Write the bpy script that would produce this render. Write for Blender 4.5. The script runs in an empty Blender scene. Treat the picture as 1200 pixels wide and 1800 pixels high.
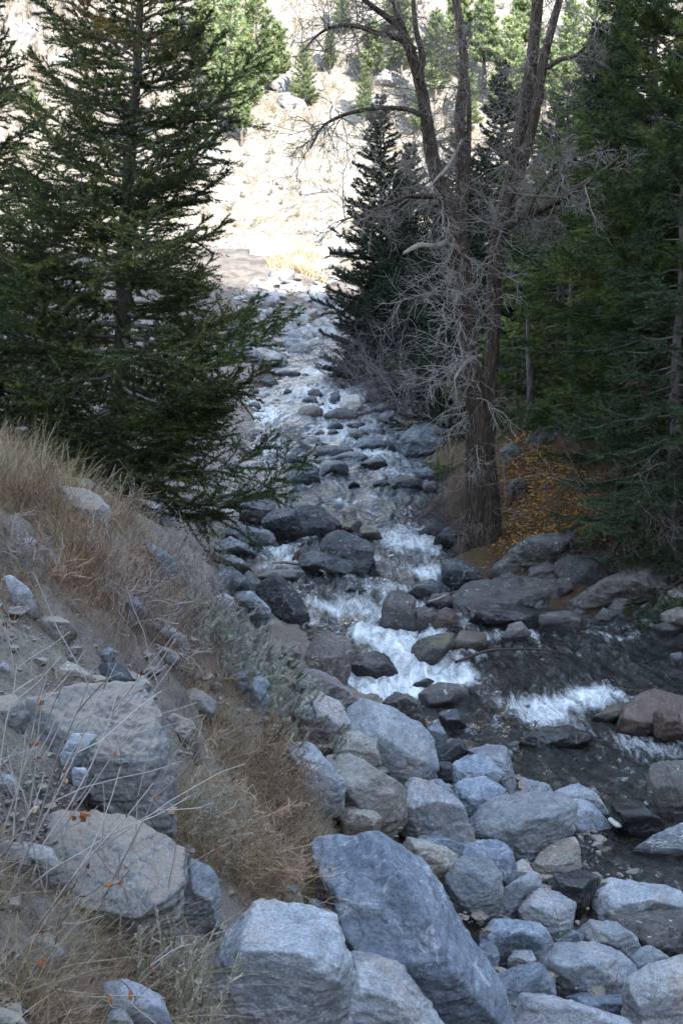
import bpy, bmesh, math, random
import numpy as np
from mathutils import Vector
R = math.radians
sc = bpy.context.scene
COL = sc.collection

# ---------------------------------------------------------------- camera, sky, sun, exposure
EYE = np.array((0.0, 0.0, 6.0)); PITCH = R(12); FPX = 2000.0
cam_d = bpy.data.cameras.new("camera"); cam = bpy.data.objects.new("camera", cam_d); COL.objects.link(cam)
cam_d.sensor_fit = 'VERTICAL'; cam_d.sensor_height = 36; cam_d.lens = 40
cam_d.clip_start = 0.05; cam_d.clip_end = 2000
cam.location = EYE; cam.rotation_euler = (R(90) - PITCH, 0, 0)
sc.camera = cam
SUN_EL = R(28); LDIR = np.array((-0.45, 0.893))      # horizontal travel direction of the sunlight
w = bpy.data.worlds.new("World"); sc.world = w; w.use_nodes = True
nt = w.node_tree; bg = nt.nodes["Background"]
sky = nt.nodes.new("ShaderNodeTexSky"); sky.sky_type = 'NISHITA'; sky.sun_disc = False
sky.sun_elevation = SUN_EL; sky.sun_rotation = math.atan2(-LDIR[0], -LDIR[1])
sky.altitude = 1800; sky.dust_density = 1.2; sky.ozone_density = 1.0
hs = nt.nodes.new("ShaderNodeHueSaturation"); hs.inputs["Saturation"].default_value = .72; hs.inputs["Hue"].default_value = .488
nt.links.new(sky.outputs[0], hs.inputs["Color"]); nt.links.new(hs.outputs[0], bg.inputs[0]); bg.inputs[1].default_value = 0.15
sd = bpy.data.lights.new("sun", 'SUN'); so = bpy.data.objects.new("sun", sd); COL.objects.link(so)
sd.energy = 2.3; sd.angle = R(0.5); sd.color = (1.0, 0.985, 0.965)
_ld = Vector((LDIR[0] * math.cos(SUN_EL), LDIR[1] * math.cos(SUN_EL), -math.sin(SUN_EL)))
so.rotation_euler = _ld.to_track_quat('-Z', 'Y').to_euler(); so.location = (40, -60, 90)
sc.view_settings.view_transform = 'Standard'; sc.view_settings.look = 'None'
sc.view_settings.exposure = 3.38; sc.view_settings.gamma = 1
sc.cycles.max_bounces = 6; sc.cycles.diffuse_bounces = 3; sc.cycles.glossy_bounces = 3
sc.cycles.transparent_max_bounces = 8; sc.cycles.caustics_reflective = False; sc.cycles.caustics_refractive = False

# ---------------------------------------------------------------- helpers
def tag(o, label=None, cat=None, group=None, kind=None):
    if label: o["label"] = label
    if cat: o["category"] = cat
    if group: o["group"] = group
    if kind: o["kind"] = kind
    return o
def thing(name, label, cat, loc=(0, 0, 0), group=None):
    o = bpy.data.objects.new(name, None); COL.objects.link(o); o.location = [float(c) for c in loc]
    o.empty_display_size = .2
    return tag(o, label, cat, group)
def mk(name, V, F, mat, parent=None, loc=None, smooth=True, attrs=None):
    V = np.asarray(V, dtype=np.float32); F = np.asarray(F, dtype=np.int32)
    if loc is not None: V = V - np.asarray(loc, dtype=np.float32)
    me = bpy.data.meshes.new(name); k = F.shape[1]
    me.vertices.add(len(V)); me.vertices.foreach_set("co", V.ravel())
    me.loops.add(F.size); me.loops.foreach_set("vertex_index", F.ravel())
    me.polygons.add(len(F)); me.polygons.foreach_set("loop_start", np.arange(0, F.size, k, dtype=np.int32))
    me.update(calc_edges=True)
    me.polygons.foreach_set("use_smooth", np.full(len(F), smooth))
    for n, a in (attrs or {}).items():
        at_ = me.attributes.new(n, 'FLOAT', 'POINT'); at_.data.foreach_set("value", np.asarray(a, dtype=np.float32))
    me.materials.append(mat); me.update()
    o = bpy.data.objects.new(name, me); COL.objects.link(o)
    if parent is not None: o.parent = parent
    elif loc is not None: o.location = [float(c) for c in loc]
    return o
def copy_tree(o, parent=None):
    c = o.copy(); COL.objects.link(c)
    if parent is not None: c.parent = parent
    for ch in o.children: copy_tree(ch, c)
    return c
def _hash(ix, iy, iz):
    h = (ix.astype(np.int64) * 73856093) ^ (iy.astype(np.int64) * 19349663) ^ (iz.astype(np.int64) * 83492791)
    h = (h & 0xffffffff); h = ((h ^ (h >> 13)) * 1274126177) & 0xffffffff
    h = ((h ^ (h >> 15)) * 2246822519) & 0xffffffff
    return ((h ^ (h >> 16)) & 0xffffff) / float(0x7fffff) - 1.0
def vn(P):
    P = np.asarray(P, dtype=np.float64); i = np.floor(P); f = P - i; i = i.astype(np.int64)
    u = f * f * f * (f * (f * 6 - 15) + 10); x, y, z = i[:, 0], i[:, 1], i[:, 2]
    out = 0
    for dx in (0, 1):
        wx = u[:, 0] if dx else 1 - u[:, 0]
        for dy in (0, 1):
            wy = u[:, 1] if dy else 1 - u[:, 1]
            for dz in (0, 1):
                wz = u[:, 2] if dz else 1 - u[:, 2]
                out = out + wx * wy * wz * _hash(x + dx, y + dy, z + dz)
    return out
def fbm(P, o=4, g=.5):
    s = 0; a = 1; P = np.asarray(P, dtype=np.float64).copy()
    for k in range(o):
        s = s + a * vn(P); a *= g; P = P * 2.03 + 17.31
    return s
def ridged(P, o=3):
    s = 0; a = 1; P = np.asarray(P, dtype=np.float64).copy()
    for k in range(o):
        s = s + a * (1 - 2 * np.abs(vn(P))); a *= .5; P = P * 2.1 + 9.7
    return s
CP, SP = math.cos(PITCH), math.sin(PITCH)
def ray(px, py):
    u = (np.asarray(px, float) - 600) / FPX; v = (900 - np.asarray(py, float)) / FPX
    return np.stack([u, CP + v * SP, -SP + v * CP], -1)
def at(px, py, Y):
    "the point at distance Y up the valley seen at a given place of the photograph"
    d = ray(px, py); t = np.asarray(Y, float) / d[..., 1]
    return EYE + d * t[..., None]
def smooth(a, b, x):
    t = np.clip((x - a) / (b - a), 0, 1); return t * t * (3 - 2 * t)

# ---------------------------------------------------------------- node helpers
class N:
    def __init__(s, name):
        s.m = bpy.data.materials.new(name); s.m.use_nodes = True; s.t = s.m.node_tree
        s.b = s.t.nodes["Principled BSDF"]; s.out = s.t.nodes["Material Output"]
    def n(s, ty, inp=None, **kw):
        nd = s.t.nodes.new("ShaderNode" + ty)
        for k, v in kw.items(): setattr(nd, k, v)
        for k, v in (inp or {}).items(): s.set(nd.inputs[k], v)
        return nd
    def set(s, sock, v):
        if isinstance(v, bpy.types.NodeSocket): s.t.links.new(v, sock)
        elif isinstance(v, tuple) and len(v) == 3 and sock.type == 'RGBA': sock.default_value = (*v, 1)
        else: sock.default_value = v
    def noise(s, vec, scale, detail=4, rough=.55, dist=0):
        return s.n("TexNoise", {"Vector": vec, "Scale": scale, "Detail": detail, "Roughness": rough, "Distortion": dist}).outputs[0]
    def mapr(s, v, a, b, c=0., d=1.):
        return s.n("MapRange", {0: v, 1: a, 2: b, 3: c, 4: d}).outputs[0]
    def mix(s, f, a, b, mode='MIX'):
        nd = s.n("Mix", data_type='RGBA', blend_type=mode)
        s.set(nd.inputs[0], f); s.set(nd.inputs[6], a); s.set(nd.inputs[7], b); return nd.outputs[2]
    def math(s, op, a, b=0., c=None):
        nd = s.n("Math", operation=op); s.set(nd.inputs[0], a); s.set(nd.inputs[1], b)
        if c is not None: s.set(nd.inputs[2], c)
        return nd.outputs[0]
    def attr(s, name): return s.n("Attribute", attribute_name=name).outputs["Fac"]
    def obj(s): return s.n("TexCoord").outputs["Object"]
    def rnd(s): return s.n("ObjectInfo").outputs["Random"]
    def vec(s, v, scale=(1, 1, 1), off=(0, 0, 0)):
        nd = s.n("Mapping"); s.set(nd.inputs["Vector"], v); nd.inputs["Scale"].default_value = scale
        s.set(nd.inputs["Location"], off); return nd.outputs[0]
    def bump(s, h, strength, dist=.02, normal=None):
        nd = s.n("Bump", {"Height": h, "Strength": strength, "Distance": dist})
        if normal is not None: s.set(nd.inputs["Normal"], normal)
        return nd.outputs[0]
    def base(s, col, rough=.8, normal=None, spec=.3):
        s.set(s.b.inputs["Base Color"], col); s.set(s.b.inputs["Roughness"], rough)
        s.set(s.b.inputs["Specular IOR Level"], spec)
        if normal is not None: s.set(s.b.inputs["Normal"], normal)
        return s.m

def rock_mat(name, c1, c2, c3, speck=.5, vein=.0, sand=None, sand_lo=.72, wet=False, lichen=0., rough=.85, moss=None, warm=0.):
    m = N(name); r = m.rnd()
    off = m.n("CombineXYZ", {0: m.math('MULTIPLY', r, 91.), 1: m.math('MULTIPLY', r, 37.), 2: m.math('MULTIPLY', r, 53.)}).outputs[0]
    v = m.vec(m.obj(), off=off)
    vr = m.n('VectorRotate', {'Vector': v, 'Axis': (.6, .7, .35), 'Angle': m.math('MULTIPLY', r, 6.28)}).outputs[0]
    big = m.noise(v, 2.2, 6, .6, .6)
    col = m.mix(m.mapr(big, .36, .66), c1, c2)
    band = m.noise(m.vec(vr, (1.1, 1.4, 9.)), 2.2, 6, .62, 1.0)
    col = m.mix(m.mapr(band, .47, .68, 0., .85), col, c3)
    if warm:
        col = m.mix(m.mapr(m.noise(v, 1.3, 4, .6, .4), .52, .72, 0., warm), col, (.30, .20, .13))
    if vein:
        vv = m.noise(m.vec(v, (1, 2.2, 1.5)), 1.7, 3, .5, 1.5)
        a = m.math('ABSOLUTE', m.math('SUBTRACT', vv, .5))
        col = m.mix(m.mapr(a, 0., .014, vein, 0.), col, (.62, .60, .58))
    stn = m.noise(v, 1.7, 6, .65, .5)
    col = m.mix(m.mapr(stn, .56, .70, 0., .55), col, tuple(x * .45 for x in c3))
    rr = m.math('FRACT', m.math('MULTIPLY', r, 7.31))
    col = m.mix(m.mapr(rr, .62, .95, 0., .45), col, m.mix(.5, col, (.30, .225, .165)))
    fine = m.noise(v, 62., 3, .7)
    sp = m.mapr(fine, .3, .7, 1 - speck, 1 + speck * .8)
    mul = m.n("CombineXYZ", {0: sp, 1: sp, 2: sp}).outputs[0]
    col = m.mix(1.0, col, mul, 'MULTIPLY')
    mid = m.noise(v, 13., 6, .7)
    md = m.mapr(mid, .3, .7, .8, 1.2)
    col = m.mix(1.0, col, m.n("CombineXYZ", {0: md, 1: md, 2: md}).outputs[0], 'MULTIPLY')
    br = m.mapr(r, 0., 1., .68, 1.22)
    col = m.mix(1.0, col, m.n("CombineXYZ", {0: br, 1: br, 2: br}).outputs[0], 'MULTIPLY')
    if lichen:
        ln = m.noise(v, 9., 3, .6, .3)
        col = m.mix(m.mapr(ln, .66, .7, 0., lichen), col, (.42, .42, .36))
    nz = m.n("SeparateXYZ", {0: m.n("NewGeometry").outputs["Normal"]}).outputs[2]
    if sand is not None:
        s1 = m.math('ADD', nz, m.math('MULTIPLY', m.math('SUBTRACT', m.noise(v, 5., 5, .65), .5), .5))
        sf = m.mapr(s1, sand_lo, sand_lo + .16)
        sg = m.mix(m.mapr(m.noise(v, 130., 2, .7), .3, .7), sand, tuple(c * .62 for c in sand))
        col = m.mix(sf, col, sg)
    if moss is not None:
        s1 = m.math('ADD', nz, m.math('MULTIPLY', m.math('SUBTRACT', m.noise(v, 6., 5, .7), .5), 1.2))
        col = m.mix(m.mapr(s1, .80, 1.05), col, moss)
    crack = m.n("TexVoronoi", {"Vector": m.vec(m.n("VectorMath", {0: v, 1: m.n("VectorMath", {0: m.n("TexNoise", {"Vector": v, "Scale": 2.5, "Detail": 4.}).outputs[1], "Scale": .5}, operation='SCALE').outputs[0]}, operation='ADD').outputs[0], (1., 1.5, 1.)), "Scale": 1.5}, feature='DISTANCE_TO_EDGE').outputs["Distance"]
    ck = m.mapr(crack, 0., .03)
    col = m.mix(m.mapr(crack, 0., .010, .35, 0.), col, (.03, .03, .03))
    ro = rough
    if wet:
        wt = m.attr("wet")
        wn = m.math('MULTIPLY', wt, 1.)
        col = m.mix(m.math('MULTIPLY', wn, .75), col, (.012, .012, .013))
        ro = m.mapr(wn, 0., 1., rough, .28)
    h = m.math('ADD', m.math('MULTIPLY', mid, 1.), m.math('MULTIPLY', fine, .35))
    h = m.math('ADD', h, m.math('ADD', m.math('MULTIPLY', ck, .12), m.math('MULTIPLY', band, .8)))
    return m.base(col, ro, m.bump(h, .6, .022), .35)
MR = dict(
    pale=rock_mat("pale_granite", (0.1817, 0.1907, 0.2091), (0.2691, 0.2774, 0.2885), (0.1345, 0.1457, 0.1695), .42, .2, warm=.5),
    blue=rock_mat("blue_grey_gneiss", (0.1196, 0.1391, 0.1738), (0.2078, 0.2286, 0.2624), (0.08186, 0.09615, 0.1241), .38, .3),
    tan=rock_mat("tan_granite", (0.2525, 0.2295, 0.1989), (0.3213, 0.306, 0.2831), (0.1836, 0.1606, 0.1454), .4, .4, warm=.7),
    dusty=rock_mat("dusty_granite", (0.1254, 0.1222, 0.116), (0.1881, 0.1818, 0.1756), (0.08778, 0.08469, 0.08151), .4, .2, sand=(.25, .205, .168), sand_lo=.66),
    dark=rock_mat("dark_river_rock", (0.03334, 0.0351, 0.04037), (0.05967, 0.06318, 0.0702), (0.0193, 0.02036, 0.02387), .35, .35, wet=True, rough=.6),
    wetpale=rock_mat("grey_river_rock", (0.09963, 0.1049, 0.1155), (0.1627, 0.1679, 0.1811), (0.05771, 0.06295, 0.07343), .4, .5, wet=True),
    black=rock_mat("wet_black_rock", (0.0168, 0.0162, 0.0162), (0.036, 0.0342, 0.033), (0.0108, 0.0108, 0.012), .3, .1, wet=True, rough=.32),
    brown=rock_mat("brown_slab_rock", (0.06415, 0.05607, 0.05227), (0.09981, 0.09027, 0.08554), (0.03802, 0.03422, 0.03422), .35, .15, wet=True, lichen=.7),
    red=rock_mat("red_brown_rock", (0.0527, 0.03267, 0.02635), (0.08959, 0.0527, 0.04216), (0.02635, 0.01844, 0.01739), .35, .1, wet=True, rough=.55),
    mossy=rock_mat("mossy_rock", (.06, .055, .045), (.11, .10, .085), (.03, .03, .028), .35, .1, wet=True, rough=.5, moss=(.10, .08, .03)),
    far=rock_mat("riprap_rock", (0.1744, 0.1744, 0.1802), (0.2674, 0.2645, 0.2616), (0.1163, 0.1163, 0.1221), .3, .2, warm=.4),
)
def simple(name, c1, c2, scale=3., rough=.85, bump=0., stretch=(1, 1, 1), bscale=20.):
    m = N(name); v = m.obj()
    n1 = m.noise(m.vec(v, stretch), scale, 5, .6)
    col = m.mix(m.mapr(n1, .32, .68), c1, c2)
    nr = m.bump(m.noise(m.vec(v, stretch), bscale, 6, .65), bump, .03) if bump else None
    return m.base(col, rough, nr, .2)
def tint_mat(name, ramp, rough=.7, transl=0., spec=.2):
    m = N(name); t = m.attr("tint")
    cr = m.n("ValToRGB", {0: t}); el = cr.color_ramp.elements
    el[0].position, el[0].color = ramp[0][0], (*ramp[0][1], 1)
    el[1].position, el[1].color = ramp[-1][0], (*ramp[-1][1], 1)
    for p, c in ramp[1:-1]:
        e = el.new(p); e.color = (*c, 1)
    r = m.mapr(m.rnd(), 0., 1., .82, 1.2)
    col = m.mix(1.0, cr.outputs[0], m.n("CombineXYZ", {0: r, 1: r, 2: r}).outputs[0], 'MULTIPLY')
    m.base(col, rough, None, spec)
    if transl:
        tr = m.n("BsdfTranslucent", {0: col}); mx = m.n("MixShader", {0: transl})
        m.t.links.new(m.b.outputs[0], mx.inputs[1]); m.t.links.new(tr.outputs[0], mx.inputs[2])
        m.t.links.new(mx.outputs[0], m.out.inputs[0])
    return m.m
MT = dict(
    fir=tint_mat("fir_needles", [(0, (0.0125, 0.01792, 0.00595)), (.5, (0.04, 0.05152, 0.01275)), (.9, (0.11, 0.121, 0.0289)), (.965, (0.125, 0.1176, 0.02975)), (.985, (0.1625, 0.0784, 0.0238)), (1, (0.175, 0.084, 0.0255))], .6, .2),
    spruce=tint_mat("spruce_needles", [(0, (0.014, 0.02375, 0.011)), (.55, (0.0392, 0.0625, 0.027)), (1, (0.0952, 0.1313, 0.055))], .6, .2),
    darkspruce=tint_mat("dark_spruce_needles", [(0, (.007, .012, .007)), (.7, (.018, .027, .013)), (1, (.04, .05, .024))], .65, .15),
    green=tint_mat("green_fir_needles", [(0, (0.0198, 0.0294, 0.0084)), (.55, (0.0627, 0.0868, 0.021)), (1, (0.165, 0.1848, 0.0441))], .6, .2),
    pine=tint_mat("pine_needles", [(0, (0.08938, 0.1219, 0.052)), (.6, (0.1788, 0.2194, 0.0975)), (1, (0.3087, 0.325, 0.1625))], .6, .3),
    scrub=tint_mat("hillside_scrub", [(0, (.06, .055, .03)), (.6, (.13, .115, .06)), (1, (.22, .18, .10))], .7, .2),
    grass=tint_mat("dry_grass_blades", [(0, (0.117, 0.0774, 0.0533)), (.35, (0.216, 0.1591, 0.1066)), (.7, (0.342, 0.2666, 0.164)), (.9, (0.396, 0.3182, 0.1968)), (.93, (0.216, 0.215, 0.0574)), (1, (0.252, 0.2322, 0.0574))], .7, .15),
    weeds=tint_mat("dead_weed_stems", [(0, (0.0756, 0.042, 0.0285)), (.4, (0.1836, 0.112, 0.07125)), (.8, (0.324, 0.215, 0.1377)), (1, (0.3996, 0.29, 0.19))], .8),
    mauve=tint_mat("grey_weed_stems", [(0, (.10, .082, .076)), (.5, (.22, .182, .165)), (1, (.37, .325, .295))], .8),
    sage=tint_mat("sage_leaves", [(0, (.20, .215, .18)), (.6, (.36, .37, .31)), (1, (.50, .48, .36))], .8, .15),
    plume=tint_mat("seed_plumes", [(0, (0.264, 0.228, 0.161)), (.6, (0.48, 0.432, 0.322)), (1, (0.6, 0.564, 0.46))], .8, .15),
    leaves=tint_mat("fallen_leaves", [(0, (0.121, 0.05616, 0.01901)), (.4, (0.2621, 0.1217, 0.03024)), (.8, (0.4234, 0.2059, 0.0432)), (1, (0.504, 0.2808, 0.07776))], .7, .15),
    redleaf=tint_mat("withered_leaves", [(0, (.09, .025, .02)), (.4, (.22, .075, .03)), (.8, (.30, .13, .05)), (1, (.40, .30, .20))], .7, .15),
    deadleaf=tint_mat("brown_dead_leaves", [(0, (0.054, 0.0315, 0.0198)), (.6, (0.144, 0.0855, 0.0495)), (1, (0.252, 0.171, 0.108))], .75, .1),
    twig=tint_mat("pale_bare_twigs", [(0, (0.09752, 0.0756, 0.0632)), (.5, (0.1821, 0.1542, 0.1351)), (1, (0.286, 0.248, 0.2212))], .75),
    shrub=tint_mat("purple_grey_twigs", [(0, (0.0675, 0.054, 0.0558)), (.6, (0.135, 0.1098, 0.108)), (1, (0.225, 0.189, 0.1845))], .8),
    darklimb=tint_mat("live_limb_bark", [(0, (.05, .042, .036)), (1, (.15, .13, .115))], .85),
    limb=tint_mat("dead_limb_bark", [(0, (.13, .115, .10)), (.6, (.27, .25, .23)), (1, (.44, .42, .39))], .8),
)
def bark_mat(name, c1, c2, c3, st=9., bs=1.):
    m = N(name); v = m.obj()
    n1 = m.noise(m.vec(v, (st, st, 1.4)), 3., 6, .65, .4)
    col = m.mix(m.mapr(n1, .35, .62), c1, c2)
    col = m.mix(m.mapr(m.noise(v, 2.2, 4), .5, .75, 0., .7), col, c3)
    return m.base(col, .9, m.bump(n1, bs, .06), .15)
M_BARK = bark_mat("cottonwood_bark", (.022, .017, .015), (.125, .09, .068), (.085, .058, .042))
M_FIRBARK = bark_mat("fir_bark", (.05, .04, .036), (.15, .12, .105), (.20, .17, .15), 6.)
M_PALEBARK = bark_mat("weathered_wood", (.18, .155, .13), (.36, .32, .27), (.26, .22, .18), 5., .5)
# ---------------------------------------------------------------- the stream and the ground
def zw(y): return .045 * (np.asarray(y, float) - 10)
YL = [2, 5, 8, 10, 11, 13, 15.4, 19, 21.5, 27, 36, 42, 50, 60, 68]; XL = [7.5, 5.5, 4, 3.3, 2.8, 1.9, .1, -1.2, -2.3, -3, -2.6, -3.5, -3.2, -1.6, .5]
YR = [2, 13, 14.5, 16, 17.5, 18.3, 19, 20, 22, 23.6, 28, 38, 48, 57, 68]; XR = [18, 14, 9, 7.2, 6, 3.2, 2.6, 2.3, 2.2, 2.1, 2.7, 1.8, 1.2, .7, 3.5]
def xl(y): return np.interp(y, YL, XL)
def xr(y): return np.interp(y, YR, XR)
PXC = [  # px, py, distance
 (-150,1800,3.1),(0,1800,3.6),(100,1800,3.9),(300,1800,4.6),(450,1800,5.4),(600,1800,6.3),(750,1800,7.0),(900,1800,7.5),(1050,1800,7.9),(1200,1800,8.2),
 (-150,1500,4.1),(0,1500,4.5),(200,1500,5.2),(350,1550,5.9),(450,1600,6.4),(550,1600,7.2),(640,1550,8.0),(-150,1200,5.3),(0,1200,5.9),(150,1200,6.6),(300,1250,7.8),(400,1350,8.2),
 (500,1400,8.8),(550,1300,10.2),(650,1270,12.0),(700,1370,10.6),(800,1450,10.2),(900,1500,9.9),(1000,1600,9.5),(850,1650,8.7),(700,1650,8.1),(1100,1700,9.0),(1180,1620,9.6),
 (-150,760,10),(0,775,10),(150,865,10.4),(250,925,10.9),(340,975,11.8),(420,1060,12.8),(450,1150,13),(520,1190,14),(0,1000,7.5),(200,1000,8.6),(300,1100,9.2),(200,1100,7.8),(-150,1000,6.8),
 (880,950,21.5),(900,900,23),(960,850,23),(900,760,25.5),(1050,900,21),(1100,800,24),(1200,850,21),(1200,1050,18.6),(1000,1050,18.8),(900,1085,18.4),(1100,1000,19.3),(840,970,21.9),
 (450,500,70),(560,520,70),(530,444,76),(470,450,76),(640,480,76),(480,610,60),(420,560,62),(380,600,58)]
CT = [tuple(at(a, b, c)) for a, b, c in PXC]
CT += [(0,0,4.4),(-4,0,4.9),(4,-3,4.6),(-10,-5,5.2),(10,-10,5),(6,0,2.6),(9,-3,3.4),(-3.6,17,1.9),(-6,17,3.0),(-5,13,4.3),(-8,9,5.4),(-14,14,6),(-12,24,5.5),(-5.5,24,1.7),(-7,32,3.3),(-12,42,5.5),
 (-5.5,40,2.4),(-5,50,3.2),(-12,60,6.6),(-20,40,6.4),(-40,40,7),(-30,10,6.5),(20,78,9),(40,76,20),(12,22,5.5),(20,22,11),(40,25,26),(60,20,40),(10,35,5),(20,38,11),(6,45,3.6),(4,60,3.4),
 (10,66,6),(30,60,16),(60,60,36),(14,14.5,4.5),(20,12,9),(40,5,24),(30,-10,20),(5,30,2.6),(7.5,27,4.2),(-40,-20,6.5),(0,-25,6),(40,-30,24),(65,-30,34),(-60,90,8),(0,92,8.0),(60,90,34),(-60,0,7),(-55,77.2,7.36),(-55,81,7.36),(-55,85,7.36),(-40,77.2,7.36),(-40,81,7.36),(-40,85,7.36),(-30,77.2,7.36),(-30,81,7.36),(-30,85,7.36),(-20,77.2,7.36),(-20,81,7.36),(-20,85,7.36),(-14,77.2,7.36),(-14,81,7.36),(-14,85,7.36),(-8,77.2,7.36),(-8,81,7.36),(-8,85,7.36),(-3,77.2,7.36),(-3,81,7.36),(-3,85,7.36),(2,77.2,7.36),(2,81,7.36),(2,85,7.36),(-60,-30,7),(65,0,38)]
for y_ in (6, 8, 10, 11, 13, 15.4, 17, 19, 21.5, 24, 27, 31, 36, 42, 50, 60, 66):
    a, b = float(xl(y_)), float(xr(y_)); z_ = float(zw(y_))
    CT.append((a, y_, z_ + .04)); CT.append((min(b, a + 8), y_, z_ + (.08 if b - a < 8 else -.4)))
    for f in (.3, .7): CT.append((a + (min(b, a + 8) - a) * f, y_, z_ - .45))
CT = np.array(CT)
def _ph(r): return np.sqrt(r * r + .25)
_n = len(CT); _s = np.array((1., 1.))
_A = np.zeros((_n + 3, _n + 3)); _D = np.linalg.norm(CT[:, None, :2] - CT[None, :, :2], axis=2)
_A[:_n, :_n] = _ph(_D) - np.eye(_n) * .06; _A[:_n, _n] = 1; _A[:_n, _n + 1:] = CT[:, :2]; _A[_n:, :_n] = _A[:_n, _n:].T
_W = np.linalg.solve(_A, np.concatenate([CT[:, 2], np.zeros(3)]))
def gz(x, y):
    x = np.asarray(x, float); y = np.asarray(y, float); sh = x.shape; x = x.ravel(); y = y.ravel(); out = np.empty(len(x))
    for i in range(0, len(x), 20000):
        a = x[i:i + 20000]; b = y[i:i + 20000]
        d = np.sqrt((a[:, None] - CT[None, :, 0]) ** 2 + (b[:, None] - CT[None, :, 1]) ** 2)
        out[i:i + 20000] = _ph(d) @ _W[:_n] + _W[_n] + _W[_n + 1] * a + _W[_n + 2] * b
    return out.reshape(sh)
def in_water(x, y): return (x > xl(y) - .1) & (x < xr(y) + .1)
_YS = np.concatenate([np.arange(2.6, 30, .05), np.arange(30, 92, .2)])
def hit(px, py, water=True):
    "distance at which the line of sight through a place of the photograph meets the ground or water"
    P = at(np.full(len(_YS), px), np.full(len(_YS), py), _YS)
    g = gz(P[:, 0], P[:, 1])
    if water: g = np.where(in_water(P[:, 0], P[:, 1]), np.maximum(g, zw(P[:, 1])), g)
    k = np.nonzero(P[:, 2] < g)[0]
    return float(_YS[k[0]]) if len(k) else 80.
def ghit(px, py):
    return at(px, py, hit(px, py))
def hits(PX, PY):
    return np.array([ghit(a, b) for a, b in zip(PX, PY)])

# ground sheet
gx = np.unique(np.concatenate([np.arange(-60, -6, 1.5), np.arange(-6, -4, .25), np.arange(-4, 8, .07), np.arange(8, 14, .3), np.arange(14, 66, 1.5)]))
gy = np.unique(np.concatenate([np.arange(-30, 2, 1.2), np.arange(2, 26, .07), np.arange(26, 45, .2), np.arange(45, 92, .4)]))
GX, GY = np.meshgrid(gx, gy); GZ = gz(GX, GY)
P3 = np.stack([GX.ravel(), GY.ravel(), np.zeros(GX.size)], 1)
rough_ = np.where((GX.ravel() > xl(GY.ravel())) & (GX.ravel() < xr(GY.ravel())), .6, 1.)
PZ = smooth(3.4, 5., GY.ravel()) * smooth(14.5, 12.5, GY.ravel()) * smooth(-.5, .15, GX.ravel() + .22 * (GY.ravel() - 9)) * smooth(.3, -.5, GX.ravel() - xl(GY.ravel()) + .2)
GZf = GZ.ravel() - .30 * PZ + rough_ * (.07 * fbm(P3 * 1.6, 3) + .035 * ridged(P3 * 3.3, 3) + .035 * fbm(P3 * 6., 2)) - .05
V = np.stack([GX.ravel(), GY.ravel(), GZf], 1)
nx, ny = len(gx), len(gy); I = np.arange(nx * ny).reshape(ny, nx)
F = np.stack([I[:-1, :-1].ravel(), I[:-1, 1:].ravel(), I[1:, 1:].ravel(), I[1:, :-1].ravel()], 1)
xx, yy = V[:, 0], V[:, 1]
bed = smooth(.25, -.1, xl(yy) - xx) * smooth(.25, -.1, xx - xr(yy)); bed = ((xx > xl(yy)) & (xx < xr(yy)) & (yy < 61)).astype(float)
litter = smooth(-.6, .3, xx - xr(yy) - .1) * smooth(15, 19, yy) * smooth(60, 35, yy)
farb = smooth(52, 62, yy)
m = N("bank_soil"); v = m.obj()
c = m.mix(m.mapr(m.noise(v, .9, 6, .6), .35, .65), (.15, .108, .080), (.27, .213, .168))
c = m.mix(m.mapr(m.noise(v, 26., 4, .75), .3, .72, 0., .8), c, (.36, .33, .30))
c = m.mix(m.mapr(m.noise(v, 3.1, 6, .7), .54, .68, 0., .7), c, (.095, .075, .06))
c = m.mix(m.mapr(m.noise(v, 60., 2, .7), .58, .66, 0., .8), c, (.10, .085, .075))
leaf = m.mix(m.mapr(m.noise(v, 24., 3, .7), .35, .65), (.05, .034, .022), (.13, .075, .032))
c = m.mix(m.math('MULTIPLY', m.attr('litter'), .85), c, m.mix(m.mapr(m.noise(v, 7., 6, .7), .35, .65), (.03, .022, .016), (.10, .07, .048)))
c = m.mix(m.math('MULTIPLY', m.attr("litter"), m.mapr(m.noise(v, 2.1, 5, .7), .3, .5)), c, leaf)
c = m.mix(m.attr("farbank"), c, m.mix(m.mapr(m.noise(v, 1.2, 6, .7), .35, .6), (.085, .07, .058), (.18, .15, .125)))
bedc = m.mix(m.mapr(m.n("TexVoronoi", {"Vector": v, "Scale": 6.}).outputs["Color"], .2, .9), (.028, .022, .014), (.12, .10, .075))
c = m.mix(m.attr("bed"), c, bedc)
MG = m.base(c, .95, m.bump(m.math('ADD', m.noise(v, 9., 8, .7), m.math('MULTIPLY', m.noise(v, 45., 4, .7), .5)), 1., .10), .15)
tag(mk("ground", V, F, MG, attrs=dict(bed=np.maximum(bed, PZ * .55), litter=litter, farbank=farb)), kind="structure")

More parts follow.
